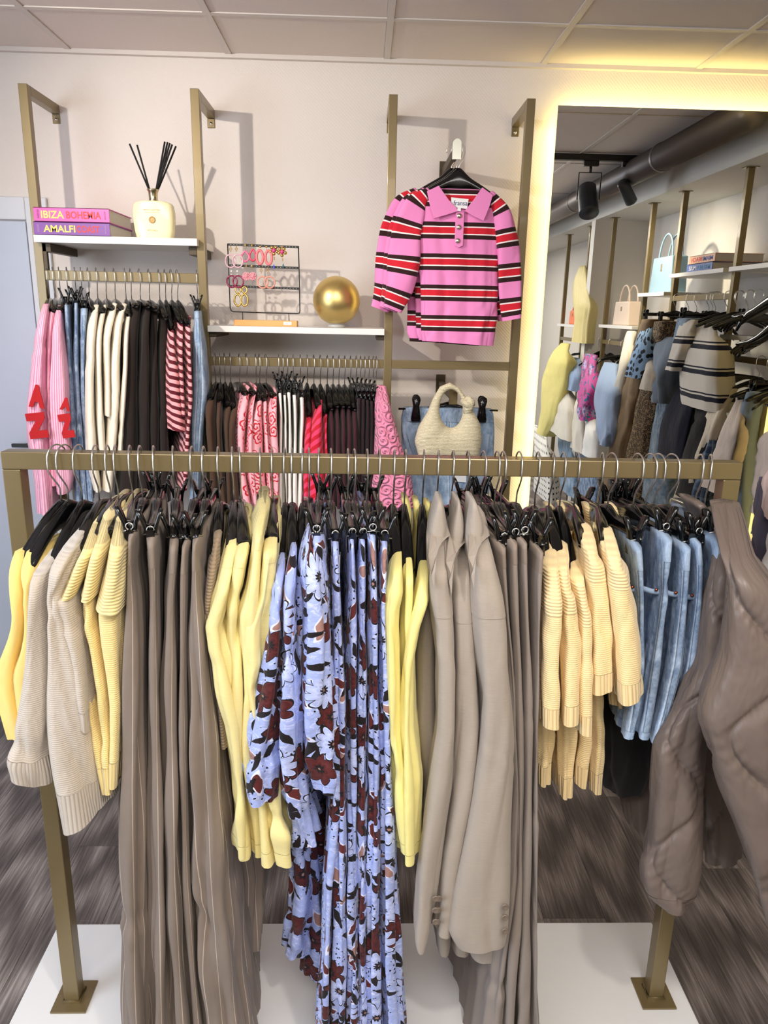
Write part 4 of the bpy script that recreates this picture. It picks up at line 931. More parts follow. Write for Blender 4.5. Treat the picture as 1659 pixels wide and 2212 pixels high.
for i, (nk, rows, D) in enumerate([((106, 634), [(657, 90, 108), (696, 76, 104), (790, 59, 100), (888, 50, 99), (953, 54, 106), (1018, 64, 112), (1112, 76, 116)], 2.66),
                                ((118, 634), [(655, 110, 124), (700, 98, 116), (800, 92, 112), (900, 95, 112), (1050, 105, 122)], 2.70),
                                ((131, 634), [(660, 121, 136), (709, 106, 138), (823, 98, 148), (921, 100, 154), (1035, 112, 160), (1068, 118, 152)], 2.67)]):
    r, g = lr(nk, rows, m_ps, 'striped_shirt', nth(i, 3, 'pink and white striped shirt', 'of three '+WL), 'shirt', 'pink striped shirts', Df=D, n=80, hb=.7, amp=.007)
    if i != 1:
        for (ch, px, py, w_, h_, ang, rt) in ([('A', 62, 878, .055, .080, .12, 0), ('N', 54, 894, .090, .066, .12, 1)] if i == 0 else [('A', 129, 884, .036, .045, .2, 0), ('N', 124, 896, .085, .044, .15, 1)]):
            lp = U(px, py, D-.012)
            text_part('red_letter', ch, m_red, r, lp, w_, h_, .004, Matrix(((ang, 1, 0), (0, 0, -1), (-1, ang, 0))) if rt else Matrix(((1, ang, 0), (0, 0, -1), (-ang, 1, 0))), bold=.07)
for i, (nk, rows) in enumerate([((148, 634), [(659, 137, 148), (800, 144, 158), (960, 152, 170), (1090, 160, 178)]), ((165, 634), [(655, 158, 170), (800, 157, 171), (960, 164, 182), (1090, 172, 192)]), ((178, 636), [(667, 172, 192), (760, 171, 186), (850, 175, 185), (1000, 184, 196), (1085, 188, 205)])]):
    lr(nk, rows, m_jean, 'jeans', nth(i, 3, 'mid blue jeans', 'of three '+WL), 'jeans', 'blue jeans on the upper left rail', kind='clip', Df=2.73, hb=.9, amp=.004, parts=[('waistband', .035, m_denim_b)])
for i, (nk, rows) in enumerate([((193, 637), [(659, 199, 219), (700, 187, 213), (800, 184, 207), (900, 181, 207), (1000, 185, 215), (1064, 202, 222)]), ((211, 637), [(660, 218, 234), (715, 206, 222), (800, 206, 222), (900, 207, 226), (1000, 216, 232)]),
    ((230, 637), [(656, 238, 259), (720, 222, 242), (800, 224, 242), (900, 228, 240)]), ((249, 637), [(657, 259, 279), (700, 245, 267), (780, 237, 262), (850, 232, 266), (950, 230, 256), (1063, 221, 249)]), ((272, 637), [(668, 273, 287), (720, 264, 281), (800, 266, 277), (1000, 252, 264)])]):
    lr(nk, rows, m_cream, 'shirt', nth(i, 5, 'cream long-sleeved shirt', 'of five '+WL), 'shirt', 'cream shirts', Df=2.68+.008*(i % 2), hb=.8, amp=.004, parts=[('collar', .03, m_cream)])
for i, (nk, rows) in enumerate([((284, 637), [(652, 287, 309), (720, 266, 302), (850, 268, 302), (1000, 258, 302), (1085, 250, 302)]), ((303, 637), [(652, 315, 330), (720, 303, 326), (900, 300, 328), (1085, 298, 328)]), ((323, 637), [(657, 328, 343), (800, 325, 344), (1085, 324, 348)]), ((345, 640), [(670, 346, 363), (800, 342, 361), (950, 345, 366), (1085, 346, 372)])]):
    lr(nk, rows, m_dbrown, 'dark_coat', nth(i, 4, 'dark brown garment', 'of four '+WL), 'coat', 'dark brown garments', Df=2.70+.006*i, hb=.8, amp=.004)
for i, (nk, rows) in enumerate([((358, 641), [(693, 365, 379), (760, 361, 382), (823, 355, 396), (870, 356, 402), (932, 358, 410, 10)]), ((371, 641), [(680, 387, 400), (760, 380, 400), (830, 384, 402), (900, 392, 404)]), ((384, 641), [(683, 400, 416), (750, 402, 416), (870, 404, 421), (937, 399, 414), (1060, 393, 408)])]):
    lr(nk, rows, m_str, 'striped_blouse', nth(i, 3, 'pink and maroon striped blouse', 'of three '+WL), 'blouse', 'striped blouses', Df=2.69-.01*(i == 0), hb=.8, amp=.004)
lr((427, 641), [(673, 416, 434), (700, 418, 436), (748, 412, 446), (846, 410, 453), (920, 410, 442), (1060, 407, 433), (1090, 407, 430)], m_jean_l, 'jeans', 'pale blue jeans at the right end of upper left rail', 'jeans', kind='clip', Df=2.73, hb=.7, amp=.003, fw=.1, parts=[('waistband', .035, m_denim_b)])
# ------------------------------------------------------------------ clothes on the middle rail
MR = Rail(YR+TR/2, r2[1], TR-.002+.004, det=.55)
def mr(*a, **k):
    global n_; n_ += 1
    k.setdefault('seed', n_*7+3); k.setdefault('hgroup', 'hangers on the middle rail'); k.setdefault('shpx', 34); k.setdefault('hb', .8); k.setdefault('amp', .004)
    return garment(MR, *a, **k)
WM = 'on the middle rail'
m_br = fabric('brown_jacket_cloth', (72, 50, 36), .8, 'weave', .1, .1, .005); m_pais = paisley(); m_wd = fabric('white_denim', (236, 234, 228), .85, 'weave', .1, .03, .004)
m_diag = stripes('red_pink_diagonal', .03, [(0, (226, 62, 104)), (.52, (192, 22, 44))], rot=-.6); m_mar = fabric('maroon_cloth', (62, 26, 34), .85, 'weave', .1, .1, .004); m_aub = fabric('aubergine_cloth', (40, 20, 26), .85, 'weave', .1, .1, .004)
for i, (nk, rows) in enumerate([((466, 817), [(847, 450, 469), (873, 435, 463), (930, 439, 465), (1010, 447, 470), (1090, 452, 476)]), ((476, 817), [(850, 470, 481), (890, 464, 480), (950, 466, 478), (1090, 476, 492)]), ((486, 817), [(862, 494, 505), (900, 480, 498), (1090, 490, 505)]), ((498, 817), [(867, 506, 522), (900, 490, 512), (960, 488, 510), (1090, 500, 518)])]):
    mr(nk, rows, m_br, 'brown_jacket', nth(i, 4, 'brown velvet jacket', 'of four '+WM), 'jacket', 'brown jackets', Df=2.69)
for i, (nk, rows) in enumerate([((518, 817), [(837, 530, 544), (885, 513, 537), (960, 510, 532), (1030, 516, 532), (1090, 524, 545)]), ((533, 817), [(837, 550, 558), (890, 536, 550), (980, 534, 548), (1090, 545, 560)]), ((553, 817), [(847, 560, 569), (890, 548, 567), (940, 534, 575), (975, 522, 573), (1040, 530, 578), (1100, 545, 582)]), ((561, 817), [(850, 569, 581), (900, 566, 580), (970, 574, 584), (1090, 580, 592)]), ((575, 817), [(842, 591, 601), (880, 583, 604), (930, 574, 607), (975, 576, 608), (1060, 584, 608), (1095, 588, 606)])]):
    mr(nk, rows, m_pais, 'paisley_blouse', nth(i, 5, 'pink blouse with red paisley print', 'of five '+WM), 'blouse', 'paisley blouses', Df=2.69-.008*(i % 2), amp=.006)
for i, (x0, x1, b0, b1, y_) in enumerate([(601, 610, 600, 613, 852), (611, 619, 610, 622, 856), (620, 629, 620, 634, 850), (631, 642, 631, 643, 856), (646, 658, 641, 654, 862)]):
    mr(((x0+x1)/2-3, 818), [(y_, x0, x1), (y_+36, x0+3, x1+1), (950, (x0+b0)/2+3, (x1+b1)/2), (1100, b0, b1)], m_wd, 'white_jeans', nth(i, 5, 'white jeans', 'of five '+WM), 'jeans', 'white jeans', kind='clip', Df=2.72, amp=.0025, parts=[('waistband', .03, m_wd)])
for i, (nk, rows) in enumerate([((664, 820), [(876, 661, 678), (930, 656, 676), (1000, 656, 672), (1100, 650, 668)]), ((678, 820), [(865, 686, 699), (900, 681, 700), (960, 662, 706), (1040, 655, 710), (1110, 660, 710)]), ((692, 820), [(875, 701, 710), (920, 699, 708), (1000, 702, 711), (1100, 704, 714)])]):
    mr(nk, rows, m_diag, 'diagonal_striped_blouse', nth(i, 3, 'red and pink diagonally striped blouse', 'of three '+WM), 'blouse', 'red and pink striped blouses', Df=2.69-.01*(i == 1), amp=.004)
for i in range(5):
    x = 713+i*12.5; y_ = (862, 860, 859, 860, 862)[i]
    mr((x-6, 820), [(y_, x-2, x+6), (920, x-1, x+11), (1000, x-1, x+12), (1100, x+2, x+13)], m_mar, 'maroon_jacket', nth(i, 5, 'dark maroon jacket', 'of five '+WM), 'jacket', 'maroon jackets', Df=2.70)
for i in range(5):
    x = 773+i*9.2
    mr((x-4, 820), [(864+i*2, x-1, x+8), (900, x, x+8), (1000, x-2, x+7), (1100, x-4, x+6)], m_aub, 'dark_trousers', nth(i, 5, 'aubergine trousers', 'of five '+WM), 'trousers', 'aubergine trousers', kind='clip', Df=2.72)
m_quilt = M('pink_quilt'); v = m_quilt.uv(); k_ = cell(m_quilt, v, 26, .6)
nr = m_quilt.bump(m_quilt.math('SINE', m_quilt.math('ADD', m_quilt.math('MULTIPLY', k_[3], 420.), k_[4])), .005, .8)
m_quilt = m_quilt.fin(tint(m_quilt, v, lin((242, 144, 178)), .05), .8, 0, nr, .2, .3)
mr((812, 822), [(836, 817, 832), (870, 817, 840), (920, 816, 855), (960, 815, 868), (1010, 811, 886), (1065, 807, 897), (1100, 806, 900)], m_quilt, 'quilted_jacket', 'pink quilted jacket at the right end of the middle rail', 'jacket', Df=2.66, depth=.16, n=150, quilt=.004, amp=.002, fw=.3)

# ------------------------------------------------------------------ right bay: polo shirts, bag and shorts on face-out arms
STEEL = M('brushed_steel').fin(lin((196, 196, 184)), .32, .9)
def face_arm(px, py, z, yfront, label, xc):
    a = empty('display_peg', (xc, W, z), label, 'display peg')
    box('arm', (xc-.010, yfront, z-.014, xc+.010, W-.004, z+.014), PLATE_B, a, bevel=.001)
    V, Fc = lathe_geo([(.0001, 0), (.0175, 0), (.0175, .005), (.0001, .005)], (0, 0, 0), 20)
    P = [(xc-.0155, yfront-.004, z-.030), (xc+.0155, yfront-.004, z-.030), (xc+.0155, yfront-.004, z+.022)]+[(xc+.0155*math.cos(t), yfront-.004, z+.022+.0155*math.sin(t)) for t in np.linspace(.3, 2.84, 7)]+[(xc-.0155, yfront-.004, z+.022)]
    V, Fc = prism(P, (0, .004, 0)); make('end_plate', V, Fc, STEEL if z > 2 else GOLD, a, smooth=False, bevel=.001)
    box('wall_plate', (xc-.02, W-.005, z-.04, xc+.02, W, z+.04), PLATE_B, a)
    return a
YP = 2.76
pz = U(991, 322, YP)
face_arm(0, 0, pz[2]-.004, YP, 'dark arm with steel end plate holding the polo shirts', pz[0]-.006)
pk, bl_, wh, rdc = (236, 140, 196), (44, 18, 18), (246, 232, 232), (206, 30, 48)
bands = [(0, bl_), (.13, wh), (.17, rdc), (.36, wh), (.40, bl_), (.53, pk)]
m_polo = stripes('polo_knit', .1055, bands); m_poloS = stripes('polo_sleeve_knit', .118, bands); m_pink = fabric('pink_knit', (236, 140, 196), .9, 'knit', .2, .03, .002)
def sleeve_geo(pts, hws, dep, n=36, seed=0):
    """pts: world centre points top->cuff; hws: half widths in the frontal plane"""
    P = np.array(pts, float); t = np.concatenate([[0], np.cumsum(np.linalg.norm(np.diff(P, axis=0), axis=1))]); N = 40; ts = np.linspace(0, t[-1], N)
    C = np.stack([smooth1(np.interp(ts, t, P[:, k]), 3) for k in range(3)], 1); h = smooth1(np.interp(ts, t, hws), 2); T = np.gradient(C, axis=0); T /= np.linalg.norm(T, axis=1)[:, None]
    Sd = np.cross(T, [0, 1, 0]); Sd /= np.linalg.norm(Sd, axis=1)[:, None]; a, b = ring_base(n); b = 2*b-1
    rr = np.random.RandomState(seed); ph = np.linspace(0, 2*np.pi, n, endpoint=False)
    d = .0035*np.sin(3*ph[None]+ts[:, None]*16+rr.uniform(0, 6))*np.minimum(1, ts/.1)[:, None]
    V = C[:, None]+Sd[:, None]*(a[None, :, None]*(h[:, None, None]+d[..., None]))+np.array([0, 1, 0])*(b[None, :, None]*(dep+d[..., None]))
    u = np.cumsum(np.ones(n))*.012
    return dict(P=V, v=ts, u=(np.arange(n)/n*(h.mean()*4))[None]*np.ones((N, 1)), med=h.mean()*4, N=N, n=n, cap=True, seed=0)
PR = Rail(2.90, 2.3, .03, det=1.)
def polo(Y, dx, label, front=True):
    X = lambda x, y, d=0.: U(x+dx, y, Y+d)
    r = empty('polo_shirt', X(990, 600), label, 'polo shirt', 'striped polo shirts')
    rows = [(408, 940+dx, 1046+dx), (425, 905+dx, 1075+dx), (445, 885+dx, 1093+dx), (480, 884+dx, 1092+dx), (523, 893+dx, 1082+dx), (595, 906+dx, 1078+dx), (660, 909+dx, 1077+dx), (726, 911+dx, 1071+dx), (742, 913+dx, 1068+dx, 10)]
    g = drape(PR, rows, Y, Y+.055, 0, .95, n=120, step=.006, amp=.0055, fw=.085, seed=55+int(dx), under=0)
    g['v'] = g['v']+.047
    drape_obj(g, 'body', m_polo, r)
    for sgn, pts, hw, off in ((-1, [(905, 432), (880, 490), (868, 560), (866, 600), (862, 640), (850, 662)], [.028, .052, .062, .058, .042, .030], .03), (1, [(1058, 418), (1086, 460), (1096, 530), (1101, 620), (1104, 668), (1107, 690)], [.012, .034, .040, .040, .036, .034], .040)):
        if sgn < 0: pts = [(926, 412), (896, 440), (878, 500), (875, 560), (864, 620), (846, 668)]; hw = [.012, .040, .050, .060, .050, .034]; off = .050
        gs_ = sleeve_geo([X(x, y, .012) for x, y in pts], hw, .022, seed=int(sgn+3)); gs_['v'] = gs_['v']+off
        drape_obj(gs_, 'sleeve', m_poloS, r)
    if front:
        def plate(name, pl, d, th, mat, par=r, bev=.0015):
            V, Fc = prism([X(x, y, d) for x, y in pl], (0, th, 0)); return make(name, V, Fc, mat, par, smooth=False, bevel=bev)
        z5 = lambda L: [(780+x/2.633, 280+y/2.633) for x, y in L]
        plate('collar', z5([(442, 318), (375, 350), (392, 430), (415, 505), (480, 487), (558, 462), (500, 400)]), -.020, .006, m_pink)
        plate('collar', z5([(690, 328), (750, 372), (730, 440), (697, 520), (640, 492), (590, 462), (640, 400)]), -.020, .006, m_pink)
        plate('collar_stand', z5([(442, 318), (500, 332), (600, 345), (690, 330), (660, 372), (600, 385), (500, 380)]), .030, .006, m_pink)
        plate('neck_lining', z5([(470, 372), (550, 385), (650, 372), (620, 430), (580, 462), (530, 440)]), .018, .004, m_polo)
        plate('placket', z5([(540, 455), (588, 462), (580, 660), (555, 672), (532, 660)]), -.012, .008, m_pink)
        nl = plate('neck_label', z5([(512, 385), (612, 395), (603, 452), (514, 440)]), -.0125, .0015, bpy.data.materials['white_paper'])
        text_part('brand_lettering', 'fransa', bpy.data.materials['ink'], r, X(780+526/2.633, 280+430/2.633, -.0132), .048, .016, .0004)
        plate('size_tag', z5([(548, 445), (568, 447), (567, 464), (548, 462)]), -.024, .001, bpy.data.materials['white_paper'])
        for (x, y) in z5([(558, 490), (555, 555), (549, 632)]):
            V, Fc = lathe_geo([(.0001, .003), (.0075, .004), (.0085, .002), (.0085, 0)], (0, 0, 0), 16); make('button', np.array([(a, -c, b) for a, b, c in V])+X(x, y, -.0125), Fc, M('button_metal').fin(lin((214, 190, 176)), .2, .9), r)
    return r
for i, (Y, dx) in enumerate([(2.76, 0), (2.815, -9), (2.865, -27)]):
    polo(Y, dx, ['pink polo shirt with red and black stripes, foremost on the arm', 'striped polo shirt just behind the foremost polo', 'striped polo shirt rearmost behind the other two polos'][i], i == 0)
    nk = U(991+dx*.6, 372, Y+.02)
    h = empty('hanger', nk, 'black hanger of the %s striped polo shirt' % ['foremost', 'middle', 'rearmost'][i], 'hanger', 'hangers of the polo shirts')
    V, Fc = [], []
    m = 12; n = 31
    for k in range(n):
        t = -1+2*k/(n-1); a = abs(t); z = -.072*a**1.3; hg = .016+.020*math.exp(-(a/.2)**2); th = .008+.006*a
        for j in range(m):
            q = 2*math.pi*j/m; V.append((nk[0]+t*.14, nk[1]+th*math.cos(q), nk[2]+z-.020+hg*math.sin(q)))
    for k in range(n-1):
        for j in range(m): Fc.append((k*m+j, k*m+(j+1) % m, (k+1)*m+(j+1) % m, (k+1)*m+j))
    Fc += [tuple(range(m)), tuple((n-1)*m+j for j in range(m))[::-1]]
    make('shoulder_bar', V, Fc, BLACKP, h)
    P = [nk+[0, 0, .0], nk+[0, 0, .02], nk+[.014, 0, .042], nk+[.020, 0, .062]]+[nk+np.array([.020*math.cos(t), 0, .070+.020*math.sin(t)]) for t in np.linspace(.2, 3.5, 10)]
    V, Fc = tube_geo(P, .0016, 7); make('hook', V, Fc, CHROME, h)
# lower arm, clip hanger, denim shorts facing out, crocheted bag
YB_ = 2.80
face_arm(0, 0, U(975, 850, YB_)[2], YB_-.09, 'gold-tipped arm holding the denim shorts and the bag', U(973, 850, YB_)[0])
ds = empty('denim_jeans', U(968, 1000, YB_), 'light denim jeans facing outward behind the woven bag', 'jeans')
gg = drape(PR, [(893, 866, 1070), (930, 862, 1072), (985, 868, 1070), (1040, 885, 1062), (1110, 890, 1055)], YB_, YB_+.07, 0, .95, n=110, step=.007, amp=.005, fw=.08, seed=3)
drape_obj(gg, 'body', m_jean_l, ds); 
gw = drape(PR, [(884, 868, 1069), (902, 865, 1070), (912, 864, 1071)], YB_-.004, YB_+.074, 0, .95, n=90, step=.004, amp=.003, fw=.08, seed=3); drape_obj(gw, 'waistband', m_denim_b, ds)
for (xa, xb) in ((878, 930), (1008, 1058)):
    V, Fc = prism([U(xa, 935, YB_-.006), U(xb, 938, YB_-.006), U(xb-6, 985, YB_-.006), U(xa+16, 990, YB_-.006)], (0, .004, 0)); make('pocket', V, Fc, m_denim_b, ds, bevel=.001)
V, Fc = prism([U(978, 1000, YB_-.02), U(1008, 1000, YB_-.02), U(1007, 1042, YB_-.02), U(979, 1040, YB_-.02)], (0, .001, 0)); make('hang_tag', V, Fc, bpy.data.materials['white_paper'], ds, smooth=False)
hz = U(968, 885, YB_+.02)
h = empty('hanger', hz, 'black clip hanger holding the outward-facing light denim jeans', 'hanger')
V, Fc = tube_geo([hz+[-.19, 0, 0], hz+[-.08, 0, .004], hz+[0, 0, .022], hz+[.08, 0, .004], hz+[.19, 0, 0]], [.008, .010, .018, .010, .008], 10, flat=.5); make('shoulder_bar', V, Fc, BLACKP, h)
for s in (-.125, .125):
    V, Fc = clip_geo(); V = [(y*1.4, x-.028, z*1.3) for x, y, z in V]; make('clip', np.array(V)+hz+[s, 0, 0], Fc, BLACKP, h)
V, Fc = tube_geo([hz+[0, 0, .02], hz+[0, 0, .04], hz+[.015, 0, .06]]+[hz+np.array([.018*math.cos(t), 0, .078+.018*math.sin(t)]) for t in np.linspace(0, 3.3, 9)], .0015, 6); make('hook', V, Fc, CHROME, h)
bm = M('woven_straw'); v = bm.n('TexCoord').outputs[3]
w1 = bm.n('TexWave', v, wave_type='BANDS', bands_direction='Z'); w1.inputs['Scale'].default_value = 62; w1.inputs['Distortion'].default_value = 3; w1.inputs['Detail'].default_value = 2; w1.inputs['Detail Scale'].default_value = 6
f = bm.math('MULTIPLY', w1.outputs[0], bm.noise(v, 190, 2)); BAGM = bm.fin(bm.mix(f, lin((218, 204, 166)), lin((252, 248, 228))), .9, 0, bm.bump(f, .004), .1, .3)
bc = U(972, 893, 2.66)
bag = empty('woven_bag', bc, 'cream woven shoulder bag hanging in front of denim jeans', 'handbag')
zz5 = lambda x, y: U(780+x/2.633, 280+y/2.633, 2.66)
cen = np.array([512, 1590.])
outer = [(-90, (505, 1438)), (-60, (560, 1470)), (-30, (612, 1545)), (0, (640, 1600)), (20, (680, 1680)), (40, (688, 1760)), (60, (668, 1870)), (90, (510, 1882)), (120, (330, 1870)), (140, (303, 1770)), (160, (325, 1690)), (180, (375, 1610)), (210, (408, 1530)), (240, (448, 1462)), (270, (505, 1438))]
V, Fc = [], []; n = 96; m = 16
ang = np.radians(np.linspace(-90, 270, n, endpoint=False)); oa = np.radians([a for a, _ in outer]); ox = np.interp(ang, oa, [p[0] for _, p in outer]); oy = np.interp(ang, oa, [p[1] for _, p in outer])
for i in range(n):
    a = ang[i]; inn = cen+np.array([66*math.cos(a), (105 if math.sin(a) > 0 else 112)*math.sin(a)]); o_ = np.array([ox[i], oy[i]])
    L = np.linalg.norm(o_-inn); dp = min(.05, .010+L*.0002)
    for j in range(m):
        q = 2*math.pi*j/m; w_ = .5-.5*math.cos(q); pnt = inn+(o_-inn)*w_; p = zz5(*pnt); p = p+np.array([0, dp*math.copysign(abs(math.sin(q))**.8, math.sin(q)), 0]); V.append(p)
for i in range(n):
    for j in range(m): Fc.append((i*m+j, ((i+1) % n)*m+j, ((i+1) % n)*m+(j+1) % m, i*m+(j+1) % m))
make('pouch', V, Fc, BAGM, bag)
P = [zz5(575, 1535)+[0, -.02, 0], zz5(600, 1555)+[0, -.028, 0], zz5(622, 1575)+[0, -.02, 0]]
V1 = tube_geo([zz5(600, 1520)+[0, -.012, 0], zz5(618, 1545)+[0, -.022, 0], zz5(606, 1590)+[0, -.022, 0], zz5(590, 1605)+[0, -.01, 0]], [.012, .017, .016, .010], 12)
V2 = tube_geo([zz5(572, 1540)+[0, -.012, 0], zz5(600, 1560)+[0, -.033, 0], zz5(634, 1560)+[0, -.012, 0]], [.010, .013, .010], 10)
V, Fc = merge(V1, V2); make('knot', V, Fc, BAGM, bag)

# ------------------------------------------------------------------ mirror
mr_ = empty('wall_mirror', (1.225, W, .55), 'large frameless backlit mirror on the back wall right of the gold rack', 'mirror')
box('glass', (.728, MW, .55, 1.722, MW+.004, 2.553), MIRROR, mr_, bevel=0)
box('backing', (.732, MW+.0045, .555, 1.718, MW+.010, 2.548), plain('mirror_edge', (120, 116, 100), .4), mr_, bevel=0)
box('mount', [(.80, MW+.0105, .62, .83, W, 2.45), (1.62, MW+.0105, .62, 1.65, W, 2.45)], PLATE_B, mr_, bevel=0)

# ------------------------------------------------------------------ right side wall seen in the mirror
SX = 1.79; SZ = 2.50
sof = tag(box('trim_2', (SX, YB, SZ, XR, W-.001, ZC-.001), plain('soffit_paint', (206, 204, 198), .7), bevel=0), kind='structure')
dv = plain('divider_paint', (226, 222, 214), .6)
tag(box('trim_3', (SX, .02, 0, XR, .12, SZ), dv, bevel=0), kind='structure')
PV, PF = tube_geo([(1.60, YB+.05, 2.615), (1.60, W-.30, 2.615)], .072, 28); du = M('galvanised_duct').fin(lin((104, 98, 96)), .42, .6)
dt = empty('air_duct', (1.60, 0, 2.615), 'long grey round air duct under the ceiling, seen in the mirror', 'duct'); make('pipe', PV, PF, du, dt)
for y in (-1.6, .2, 1.9):
    V, Fc = tube_geo([(1.60, y, 2.615), (1.60, y+.03, 2.615)], .075, 28); make('coupling', V, Fc, du, dt)
tk = empty('track_light_rail', (0, 1.49, 2.69), 'black ceiling track carrying spotlights, seen in the mirror', 'track rail')
box('rail', (-1.6, 1.472, 2.665, 1.66, 1.508, 2.700), BLACKM, tk)
def spot(x, target, label, big=True, y=1.49):
    r = empty('track_spotlight', (x, y, 2.665), label, 'spotlight')
    box('adapter', (x-.045, y-.014, 2.635, x+.045, y+.014, 2.6645), BLACKM, r, bevel=.003)
    c = Vector((x, y, 2.45 if big else 2.50)); d = (Vector(target)-c).normalized(); R_, L_ = (.058, .20) if big else (.036, .15)
    side = d.cross(Vector((0, 0, 1))).normalized()
    if big:
        P = [c+side*.066, c+side*.066+Vector((0, 0, .15)), c-side*.066+Vector((0, 0, .15)), c-side*.066]
        V, Fc = tube_geo(P, .004, 6); make('yoke', V, Fc, BLACKM, r)
        V, Fc = tube_geo([c+Vector((0, 0, .15)), c+Vector((0, 0, .186))], .008, 8); make('stem', V, Fc, BLACKM, r)
    else:
        V, Fc = tube_geo([c, c+Vector((0, 0, .136))], .014, 10); make('stem', V, Fc, BLACKM, r)
    a = c-d*L_*.5; b = c+d*L_*.5
    V, Fc = tube_geo([a, a+d*.012, c, b-d*.01, b, b, b-d*.03], [R_*.7, R_*.92, R_*.96, R_, R_, R_*.84, R_*.8], 28); make('housing', V, Fc, plain('anthracite', (44, 50, 58), .45), r)
    V, Fc = tube_geo([b-d*.006, b-d*.005], R_*.82, 24); make('lens', V, Fc, M('spot_reflector').fin(lin((150, 146, 130)), .25, .6), r)
    V, Fc = tube_geo([b-d*.005, b-d*.001], R_*.3, 12); make('bulb', V, Fc, plain('lamp_core', (230, 224, 196), .4), r)
spot(1.33, (1.25, 2.9, .4), 'large dark cylindrical track spotlight, left one seen in the mirror')
spot(1.56, (2.1, 1.1, 1.9), 'small black track spotlight, right one seen in the mirror', False)

# racks of the side wall
GX = 1.87; RW = empty('side_wall_rack', (GX, 1.3, 0), 'gold post rack along the right wall, seen in the mirror', 'clothes rack')
for y in (2.33, 1.57, 1.08, .29, -.30, -1.0):
    box('post', (GX, y-.016, 0, GX+.032, y+.016, SZ-.004), GOLD, RW, bevel=.0015)
    box('top_flange', (GX-.016, y-.03, SZ-.004, GX+.048, y+.03, SZ), GOLD, RW, bevel=.001)
def srail(y0, y1, z): box('hanging_rail', (GX+.002, y0, z-.03, GX+.030, y1, z), GOLD, RW)
srail(2.346, 3.10, 1.60); srail(1.586, 2.314, 1.905); srail(.306, 1.064, 1.60); srail(-.984, -.316, 1.58)
def sshelf(a, b, z, lab):
    return tag(box('side_shelf', (GX-.04, a, z-.022, XR-.004, b, z), WHITE, bevel=.001), 'white side-wall shelf '+lab, 'shelf', None)
p = UX(1500, 592, GX-.04); q = UX(1430, 625, GX-.04)
sshelf(1.60, 2.30, 2.03, 'carrying books, seen in the mirror')
sshelf(2.36, 3.10, 2.03, 'without goods at the corner, seen in the mirror')
sshelf(1.10, 1.55, 1.93, 'carrying the blue handbag, seen in the mirror')
sshelf(.31, 1.06, 1.715, 'carrying the pink handbag, seen in the mirror')
sshelf(-.98, -.32, 1.70, 'carrying a golden ball, seen in the mirror')
sshelf(2.36, 3.10, 1.70, 'above the nearest clothes rail, seen in the mirror')
def mbook(x0, y0, y1, z0, z1, cov, label, words):
    r = empty('book', (x0, (y0+y1)/2, z0), label, 'book'); t = .003
    box('cover', [(x0, y0, z0, x0+t, y1, z1), (x0, y0, z0, x0+.27, y1, z0+t), (x0, y0, z1-t, x0+.27, y1, z1)], cov, r, bevel=.0008)
    box('pages', (x0+t, y0+.004, z0+t, x0+.265, y1-.004, z1-t), bpy.data.materials['paper'], r, bevel=0)
    R = Matrix(((0, 0, -1), (-1, 0, 0), (0, 1, 0)))
    for s, m, a, b in words: text_part('title', s, m, r, (x0-.0004, y1-(y1-y0)*a, z0+(z1-z0)*.25), (y1-y0)*(b-a), (z1-z0)*.5, .0006, R, .02)
mbook(GX+.0, 1.75, 2.08, 2.03, 2.075, plain('blue_cover', (60, 92, 170), .4), 'blue book reading Mykonos Muse, seen in the mirror', [('MYKONOS', plain('teal_ink', (90, 150, 190), .6), .08, .58), ('MUSE', plain('white_ink', (230, 230, 235), .6), .62, .9)])
mbook(GX+.005, 1.76, 2.09, 2.0755, 2.12, plain('apricot_cover', (232, 170, 130), .4), 'apricot book reading Miami Beach, seen in the mirror', [('MIAMI', plain('blue_ink', (50, 90, 170), .6), .08, .45), ('BEACH', t_r, .48, .9)])
def handbag(x, y0, y1, z, h, rgb, label, loop, curved=False):
    r = empty('handbag', (x, (y0+y1)/2, z), label, 'handbag'); m = plain('bag_%d_%d_%d' % rgb, rgb, .5); w_ = y1-y0
    P = [(x, y0, z), (x, y1, z), (x, y1-w_*.08, z+h), (x, y0+w_*.08, z+h)]; V, Fc = prism(P, (.10, 0, 0)); make('pouch', V, Fc, m, r, smooth=False, bevel=.008)
    for dx in (.02, .08):
        P = [(x+dx, (y0+y1)/2+w_*.3*math.cos(t), z+h*.9+loop*math.sin(t)) for t in np.linspace(0, math.pi, 15)]; V, Fc = tube_geo(P, .006, 8); make('handle', V, Fc, m, r)
    box('closure', (x-.003, (y0+y1)/2-.012, z+h*.6, x, (y0+y1)/2+.012, z+h*.8), CHAMP, r)
handbag(GX+.02, 1.13, 1.50, 1.93, .22, (140, 172, 192), 'pale blue handbag with tall handles, seen in the mirror', .16)
handbag(GX+.02, .45, .80, 1.715, .17, (226, 206, 190), 'blush pink handbag with round handle, seen in the mirror', .13)
handbag(GX+.02, -.80, -.60, 1.70, .12, (238, 130, 90), 'small orange handbag, seen in the mirror', .06)
c = (GX+.10, -.45, 1.70); g2 = empty('golden_ball', c, 'golden ball on the far side shelf, seen in the mirror', 'globe')
V, Fc = lathe_geo([(.10*math.sin(a)+.0001, .10-.10*math.cos(a)) for a in np.linspace(.3, math.pi-.01, 24)], c, 36); make('sphere', V, Fc, bpy.data.materials['brushed_gold'], g2)

